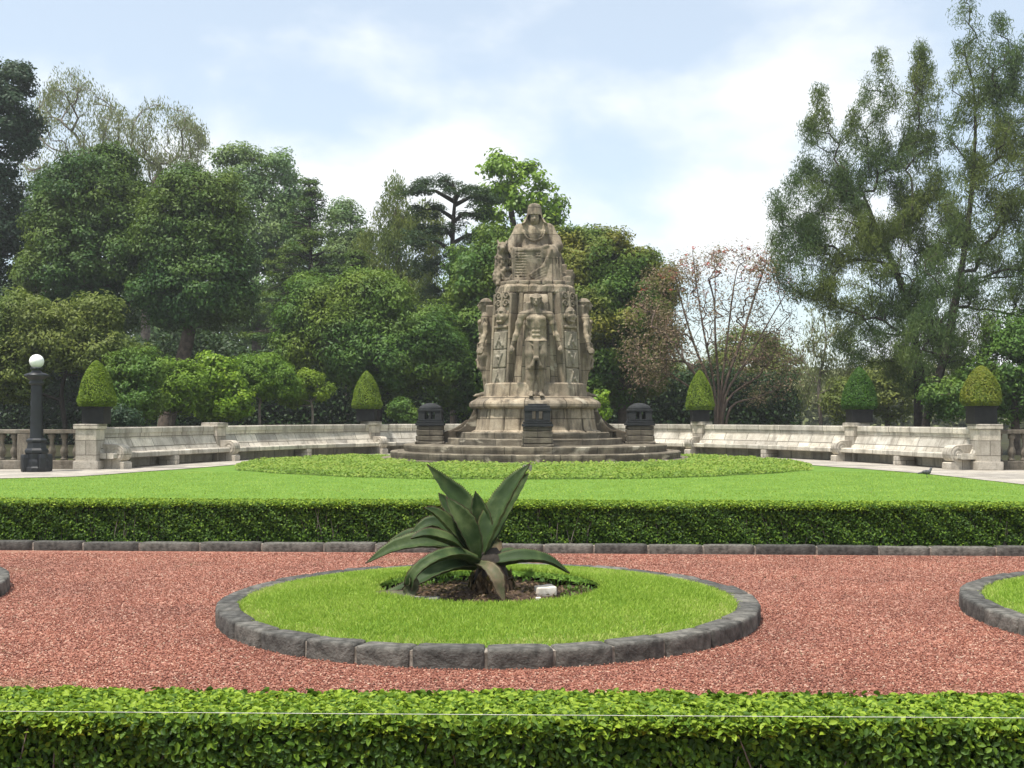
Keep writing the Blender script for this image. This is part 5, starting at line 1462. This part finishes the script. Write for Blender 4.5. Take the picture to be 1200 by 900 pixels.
# -- main round crowns
T('laurel_tree', 'big round dark tree with a yellow-green top at left', 'tree', 57, [(112, 495), (125, 430), (135, 380), (120, 320)],
  [(112, 225, 56, 46), (80, 260, 44, 56), (145, 270, 44, 60), (110, 310, 70, 60), (60, 330, 40, 50), (130, 190, 30, 18), (70, 230, 34, 30), (100, 370, 60, 30)], 620, .68, 175, .185, .5, 'leaf_dark', 'bark', .4, surf=.45)
T('laurel_tree', 'big round blackish green tree with leaning shaggy trunk at left', 'tree', 55, [(195, 495), (212, 430), (222, 385), (232, 320)],
  [(230, 250, 50, 42), (205, 275, 40, 52), (252, 290, 34, 56), (232, 335, 54, 50), (215, 222, 26, 22), (250, 228, 28, 24), (268, 345, 26, 46), (190, 340, 30, 40)], 600, .68, 175, .185, .5, 'leaf_dark', 'bark', .45, surf=.45)
T('pepper_tree', 'broad mid-green tree with a mounded crown left of the monument', 'tree', 53, [(440, 497), (442, 450), (430, 420)],
  [(382, 362, 50, 34), (440, 352, 44, 32), (490, 392, 48, 36), (400, 400, 70, 42), (455, 420, 74, 44), (350, 395, 24, 36), (520, 420, 26, 34), (360, 340, 24, 14), (430, 332, 26, 14)], 640, .62, 170, .18, .42, 'leaf_mid', 'bark_dark', .35, surf=.45)
T('laurel_tree', 'green tree close behind the left side of the monument', 'tree', 56, [(560, 495), (562, 440), (566, 380)],
  [(555, 330, 34, 44), (560, 390, 40, 50), (590, 300, 30, 40), (540, 440, 34, 40), (575, 440, 36, 40), (600, 400, 30, 60)], 380, .66, 160, .2, .5, 'leaf_mid', 'bark_dark', .3, surf=.5)
T('laurel_tree', 'huge rounded tree with yellowish foliage right behind the monument', 'tree', 55, [(735, 497), (730, 440), (718, 380), (715, 330)],
  [(700, 310, 62, 40), (672, 330, 40, 55), (745, 345, 42, 48), (700, 380, 70, 60), (660, 400, 30, 60), (755, 400, 36, 60), (690, 286, 40, 16), (730, 308, 36, 20), (700, 440, 60, 40), (765, 370, 20, 40), (650, 300, 22, 30)], 900, .64, 175, .185, .5, 'leaf_autumn', 'bark', .5, surf=.42)
# -- left foreground shrubs just behind the wall
T('olive_tree', 'spreading olive-green tree with dark twisted stems behind the lamp post', 'tree', 42, [(76, 497), (72, 460), (80, 420), (70, 400)],
  [(30, 375, 44, 30), (85, 385, 50, 30), (110, 365, 26, 20), (20, 430, 36, 40), (120, 415, 40, 30), (60, 405, 50, 28), (-10, 400, 34, 50), (150, 425, 26, 24)], 520, .44, 120, .15, .4, 'leaf_olive', 'bark_dark', .14, surf=.55, r_tip=.01)
T('shrub', 'grey-green bush between the first cone tree and the yellow bush', 'shrub', 38.5, [(165, 500), (163, 470), (160, 450)],
  [(150, 440, 24, 30), (172, 435, 20, 28), (160, 465, 28, 26), (140, 470, 16, 22)], 220, .30, 90, .11, .5, 'leaf_mid', 'bark_grey', .05, surf=.5, r_tip=.008, group='bushes just behind the bench')
T('shrub', 'yellow-green rounded bush left of the brightest bush', 'shrub', 41, [(200, 500), (200, 475), (200, 455)],
  [(188, 442, 24, 24), (215, 446, 24, 22), (205, 465, 30, 22), (182, 470, 14, 16)], 220, .30, 95, .11, .5, 'leaf_lime', 'bark_grey', .05, surf=.5, r_tip=.008, group='bushes just behind the bench')
T('shrub', 'very bright green leafy bush, tallest and freshest of the low bushes', 'shrub', 42.5, [(258, 500), (256, 475), (257, 450)],
  [(258, 440, 22, 22), (240, 460, 20, 22), (272, 465, 22, 24), (258, 475, 32, 18), (250, 425, 12, 10)], 210, .30, 70, .15, .55, 'leaf_bright', 'bark', .05, surf=.6, r_tip=.008, group='bushes just behind the bench')
T('clipped_tree', 'clipped rounded block of green foliage on thin bare stems', 'shrub', 45, [(305, 505), (304, 480), (306, 465)],
  [(292, 436, 20, 19), (318, 436, 22, 19), (305, 445, 32, 20), (335, 448, 18, 18), (305, 428, 26, 11)], 320, .28, 110, .10, .5, 'leaf_clip', 'bark_grey', .05, surf=.6, r_tip=.012, tipfrac=.3, group='bushes just behind the bench')
T('clipped_tree', 'low yellowish green tree leaning beside the clipped block', 'shrub', 46, [(366, 505), (366, 480), (362, 462)],
  [(358, 452, 22, 14), (376, 458, 14, 10), (345, 462, 16, 14), (362, 444, 12, 8)], 130, .28, 90, .11, .5, 'leaf_topiary', 'bark_grey', .05, surf=.6, r_tip=.012, group='bushes just behind the bench')
T('flowering_shrub', 'low dark shrub with small white blossoms behind the left pier', 'shrub', 36, [(143, 500), (143, 492)], [(138, 488, 12, 12), (152, 490, 12, 10)], 60, .22, 60, .10, .5, 'leaf_deep', 'bark', .03, surf=.6, r_tip=.006, group='bushes just behind the bench')
T('shrub', 'small fresh green sprout at the right foot of the monument', 'shrub', 45, [(706, 505), (705, 485), (704, 470)], [(704, 465, 9, 8), (708, 482, 10, 7), (702, 476, 8, 6)], 34, .22, 34, .15, .55, 'leaf_bright', 'bark', .03, surf=.8, r_tip=.01, tipfrac=1, group='bushes just behind the bench')
T('shrub', 'small shrub in the shade behind the left lantern', 'shrub', 50, [(470, 505), (470, 490)], [(470, 480, 14, 12), (482, 488, 10, 10)], 60, .25, 60, .12, .5, 'leaf_mid', 'bark', .03, surf=.7, r_tip=.008, group='bushes just behind the bench')
# spiky agave-like plant behind the wall at right of the monument
def spiky():
    B = Q(781, 505, 51); B.z = 0; root = empty('yucca', B, label='spiky sword-leaved plant behind the wall left of a cone tree', cat='plant')
    for k in range(26):
        a = k * 2.4; e = .35 + 1.1 * ((k * 37) % 26) / 26; L_ = 1.0 * random.uniform(.7, 1.1)
        d = Vector((math.cos(a) * math.cos(e), math.sin(a) * math.cos(e), math.sin(e))); sd = d.cross(Vector((0, 0, 1))).normalized() * .05
        P = [Vector((0, 0, .45)), Vector((0, 0, .45)) + d * L_ * .5 + Vector((0, 0, .05)), Vector((0, 0, .40)) + d * L_]
        V = [P[0] - sd * .5, P[0] + sd * .5, P[1] + sd, P[1] - sd, P[2]] + [v + Vector((0, 0, -.012)) for v in (P[0] - sd * .5, P[0] + sd * .5, P[1] + sd, P[1] - sd, P[2])]
        MB().add(V, [[0, 1, 2, 3], [3, 2, 4], [6, 5, 8, 7], [7, 8, 9], [1, 6, 7, 2], [0, 3, 8, 5], [2, 7, 9, 4], [3, 4, 9, 8]]).build('leaf', M['leaf_yucca'], root)
    V, Fc = lathe([(.09, 0), (.08, .3), (.06, .5)], 8); MB().add(V, Fc, True).build('trunk', M['bark'], root)
simple('leaf_yucca', (.05, .10, .045), (.09, .16, .07), 6, .5, .2, .004, 30)
spiky()

# -- bare coral tree with red flowers
def coral():
    D = 50.5; rt = Q(842, 495, D); B = np.array([rt.x, rt.y, 0.0])
    root = empty('coral_tree', B, label='half-bare spreading tree with red blossoms on its top twigs', cat='tree', group='trees beyond the curved stone bench')
    mains = [[(836, 470), (800, 420), (768, 370), (752, 345)], [(836, 465), (812, 400), (795, 340), (790, 312)], [(838, 460), (825, 390), (815, 325), (812, 300)],
             [(842, 455), (838, 390), (838, 325), (836, 296)], [(845, 460), (852, 400), (860, 335), (868, 300)], [(848, 460), (868, 400), (885, 345), (898, 308)],
             [(850, 465), (880, 415), (905, 370), (925, 338)], [(852, 470), (890, 440), (918, 410), (938, 388)], [(835, 475), (795, 445), (762, 420), (742, 402)], [(856, 478), (890, 465), (922, 452)]]
    lobes = [(850, 335, 66, 44), (795, 350, 46, 44), (895, 350, 42, 48), (765, 395, 36, 48), (918, 400, 26, 40), (840, 390, 76, 44), (820, 312, 34, 22), (872, 306, 34, 18), (760, 425, 26, 30), (900, 440, 34, 30)]
    C, Dr = lobes_points(lobes, D, 1150, .85, .8)
    segs = []; segs_all = []
    for mi, m_ in enumerate(mains):
        tr = [B + [(-.22 + .05 * mi), 0, 0]] + [np.array(Q(x, y, D + (k_ + 1) * ((mi * 37) % 10 - 4.5) * .11)) for k_, (x, y) in enumerate(m_)]
        tr = [np.array(p) for p in catmull(tr, 4)]
        own = [c for k, c in enumerate(C) if min(range(len(mains)), key=lambda q: min(np.linalg.norm(np.array(Q(*pp, D)) - c) for pp in mains[q][1:])) == mi]
        if len(own) < 3: own = list(C[rng.choice(len(C), 6)])
        segs_all += skeleton(tr, own, r_tip=.009, rmax=.075, wander=.09, bias=.10, step=.6, taper=.92)
    V, Fc = tubes(segs_all, 8); link('trunk', np_mesh('trunk', V - B, Fc, smooth=True), M['bark_coral'], root)
    # sparse russet foliage, thicker to the left
    px = 600 + C[:, 0] / C[:, 1] * F; py = HZ - (C[:, 2] - CH) / C[:, 1] * F
    lf = C[((px < 815) & (rng.random(len(C)) < .42)) | (rng.random(len(C)) < .32) | ((py > 400) & (rng.random(len(C)) < .5))]
    V, Fc, ti = clump_leaves(lf, unit(lf - B), .62, 30, .12, .42, .5, .1, .8)
    link('crown', np_mesh('crown', V - B, Fc, attrs={'tint': ti}), M['leaf_russet'], root)
    top = C[(py < 345) & (rng.random(len(C)) < .30)]
    for q in top[:95]:
        V, Fc, ti = clump_leaves(q[None], unit((q - B)[None]), .15, 9, .14, .4, .5, 0, 1)
        link('flower_cluster', np_mesh('flower_cluster', V - q, Fc, attrs={'tint': ti}), M['flower_red'], root, Vector(q - B))
coral()
T('small_tree', 'low olive tree behind the bare red-flowered tree', 'tree', 66, [(860, 495), (862, 460)],
  [(870, 430, 40, 30), (905, 440, 34, 34), (840, 455, 40, 30), (880, 400, 30, 20), (920, 465, 24, 26), (800, 450, 40, 30)], 330, .6, 110, .2, .4, 'leaf_olive', 'bark', .2, surf=.55)
T('small_tree', 'thin pale tree with slender bare stems right of the red-flowered tree', 'tree', 60, [(962, 497), (960, 450), (968, 400), (965, 372)],
  [(965, 400, 22, 30), (985, 420, 18, 40), (950, 430, 18, 34), (970, 455, 30, 26), (958, 375, 12, 16)], 150, .5, 34, .2, .25, 'leaf_grey', 'bark_grey', .1, surf=.9, hang=True, r_tip=.018, tipfrac=1)
T('small_tree', 'leafy green tree low behind the tall feathery trees', 'tree', 58, [(1040, 497), (1040, 470)],
  [(1025, 450, 24, 34), (1045, 465, 30, 30), (990, 470, 22, 24), (1060, 440, 22, 30)], 220, .5, 90, .17, .45, 'leaf_olive', 'bark', .15, surf=.6)
# -- the two tall feathery trees at right
T('casuarina', 'tall feathery dark tree with a forked trunk leaning left', 'tree', 50, [(1076, 497), (1076, 440), (1072, 400), (1062, 350), (1042, 300), (1022, 255), (1000, 195)],
  [(960, 165, 22, 46), (1002, 190, 30, 50), (945, 235, 44, 34), (985, 265, 50, 50), (1035, 230, 46, 56), (1015, 330, 60, 50), (950, 310, 46, 44), (1060, 310, 46, 60), (1070, 390, 56, 44),
   (925, 280, 24, 26), (1030, 110, 20, 40), (1080, 130, 24, 60), (1075, 200, 36, 50), (1025, 395, 44, 36), (958, 140, 12, 26), (1080, 95, 13, 22), (1095, 260, 36, 50), (1090, 430, 50, 30)], 1500, .40, 110, .17, .17, 'leaf_casuarina', 'bark_dark', .22, surf=.8, thick=.9, cone=1.0, upbias=.3, flat=1.0, hang='up', r_tip=.014, tipfrac=.5, wander=.045, thin=1.0)
T('casuarina', 'tallest feathery tree at the far right with an open crown', 'tree', 47, [(1085, 498), (1094, 460), (1108, 415), (1118, 360), (1126, 320), (1132, 280), (1138, 230), (1143, 160), (1141, 100)],
  [(1133, 30, 14, 40), (1140, 90, 26, 44), (1170, 75, 24, 44), (1190, 130, 26, 60), (1150, 150, 40, 50), (1180, 200, 40, 50), (1140, 240, 40, 46), (1185, 290, 36, 40), (1120, 310, 40, 44), (1210, 240, 30, 60),
   (1205, 90, 18, 40), (1120, 370, 50, 40), (1090, 400, 40, 34), (1165, 330, 40, 30), (1215, 330, 30, 50), (1128, 400, 40, 30)], 1150, .40, 105, .17, .17, 'leaf_casuarina', 'bark_dark', .22, surf=.85, thick=.9, cone=1.0, upbias=.3, flat=1.0, hang='up', r_tip=.014, tipfrac=.5, wander=.045, thin=.8)
T('small_tree', 'bright olive-green tree at the right edge behind the balustrade', 'tree', 46, [(1190, 498), (1188, 460)],
  [(1180, 430, 34, 34), (1210, 400, 34, 40), (1150, 455, 30, 30), (1195, 465, 40, 30), (1175, 385, 20, 18), (1225, 340, 26, 40), (1110, 465, 28, 26)], 360, .5, 110, .16, .45, 'leaf_mid', 'bark', .2, surf=.55)
# -- dim undergrowth that closes the view under the crowns
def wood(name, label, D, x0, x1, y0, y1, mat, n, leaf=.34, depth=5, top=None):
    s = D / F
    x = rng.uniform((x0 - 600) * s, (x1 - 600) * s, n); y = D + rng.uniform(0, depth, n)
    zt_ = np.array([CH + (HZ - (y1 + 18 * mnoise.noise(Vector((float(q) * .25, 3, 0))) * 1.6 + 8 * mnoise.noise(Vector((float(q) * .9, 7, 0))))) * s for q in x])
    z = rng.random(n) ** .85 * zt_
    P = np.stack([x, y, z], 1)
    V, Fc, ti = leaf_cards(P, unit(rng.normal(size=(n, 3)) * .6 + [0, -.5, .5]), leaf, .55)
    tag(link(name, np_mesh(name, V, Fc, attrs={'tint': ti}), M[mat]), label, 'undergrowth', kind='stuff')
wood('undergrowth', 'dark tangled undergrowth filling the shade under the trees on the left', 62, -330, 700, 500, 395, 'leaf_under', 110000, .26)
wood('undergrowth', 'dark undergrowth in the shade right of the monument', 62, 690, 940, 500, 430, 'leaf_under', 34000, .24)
wood('distant_wood', 'pale distant wood showing between the trees on the right', 120, 880, 2100, 500, 430, 'leaf_grey', 60000, .7, 12)
wood('distant_wood', 'distant wood behind the trees on the left', 100, -900, 760, 500, 330, 'leaf_blue', 110000, .6, 10)

# fallen bits on gravel and lawn
n = 520; y = rng.uniform(4.8, 24, n); x = (rng.random(n) - .5) * y * .9
kp = np.ones(n, bool)
for cx_, cy_ in BEDS: kp &= ((x - cx_) ** 2 + (y - cy_) ** 2 > 2.25 ** 2)
kp &= ~((y > 12.6) & (y < 14.6)); x, y = x[kp], y[kp]; n = len(x)
P = np.stack([x, y, np.where(y > 14, .03, .016)], 1)
V, Fc, ti = leaf_cards(P, unit(rng.normal(size=(n, 3)) * .35 + [0, 0, 1]), .032, .5, rng.random(n) ** .7)
tag(link('leaf_litter', np_mesh('leaf_litter', V, Fc, attrs={'tint': ti}), M['dead_leaf']), 'few dry leaves scattered over gravel and lawn', 'leaf litter', kind='stuff')

# ================================================================ thin summer haze
SC.cycles.volume_bounces = 0
def haze():
    me = bpy.data.meshes.new('haze'); bm = bmesh.new(); bmesh.ops.create_cube(bm, size=1)
    for v in bm.verts: v.co = Vector((v.co.x * 260, 50 + v.co.y * 190, 17 + v.co.z * 40))
    bm.to_mesh(me); bm.free()
    m = bpy.data.materials.new('haze'); m.use_nodes = True; t = m.node_tree; t.nodes.clear()
    v = t.nodes.new('ShaderNodeVolumePrincipled'); o = t.nodes.new('ShaderNodeOutputMaterial')
    v.inputs['Color'].default_value = (.93, .96, 1, 1); v.inputs['Density'].default_value = HAZE; v.inputs['Anisotropy'].default_value = .3
    t.links.new(v.outputs[0], o.inputs['Volume'])
    tag(link('haze', me, m), 'thin pale haze in the air', 'haze', kind='stuff')
HAZE = .0006
if HAZE: haze()
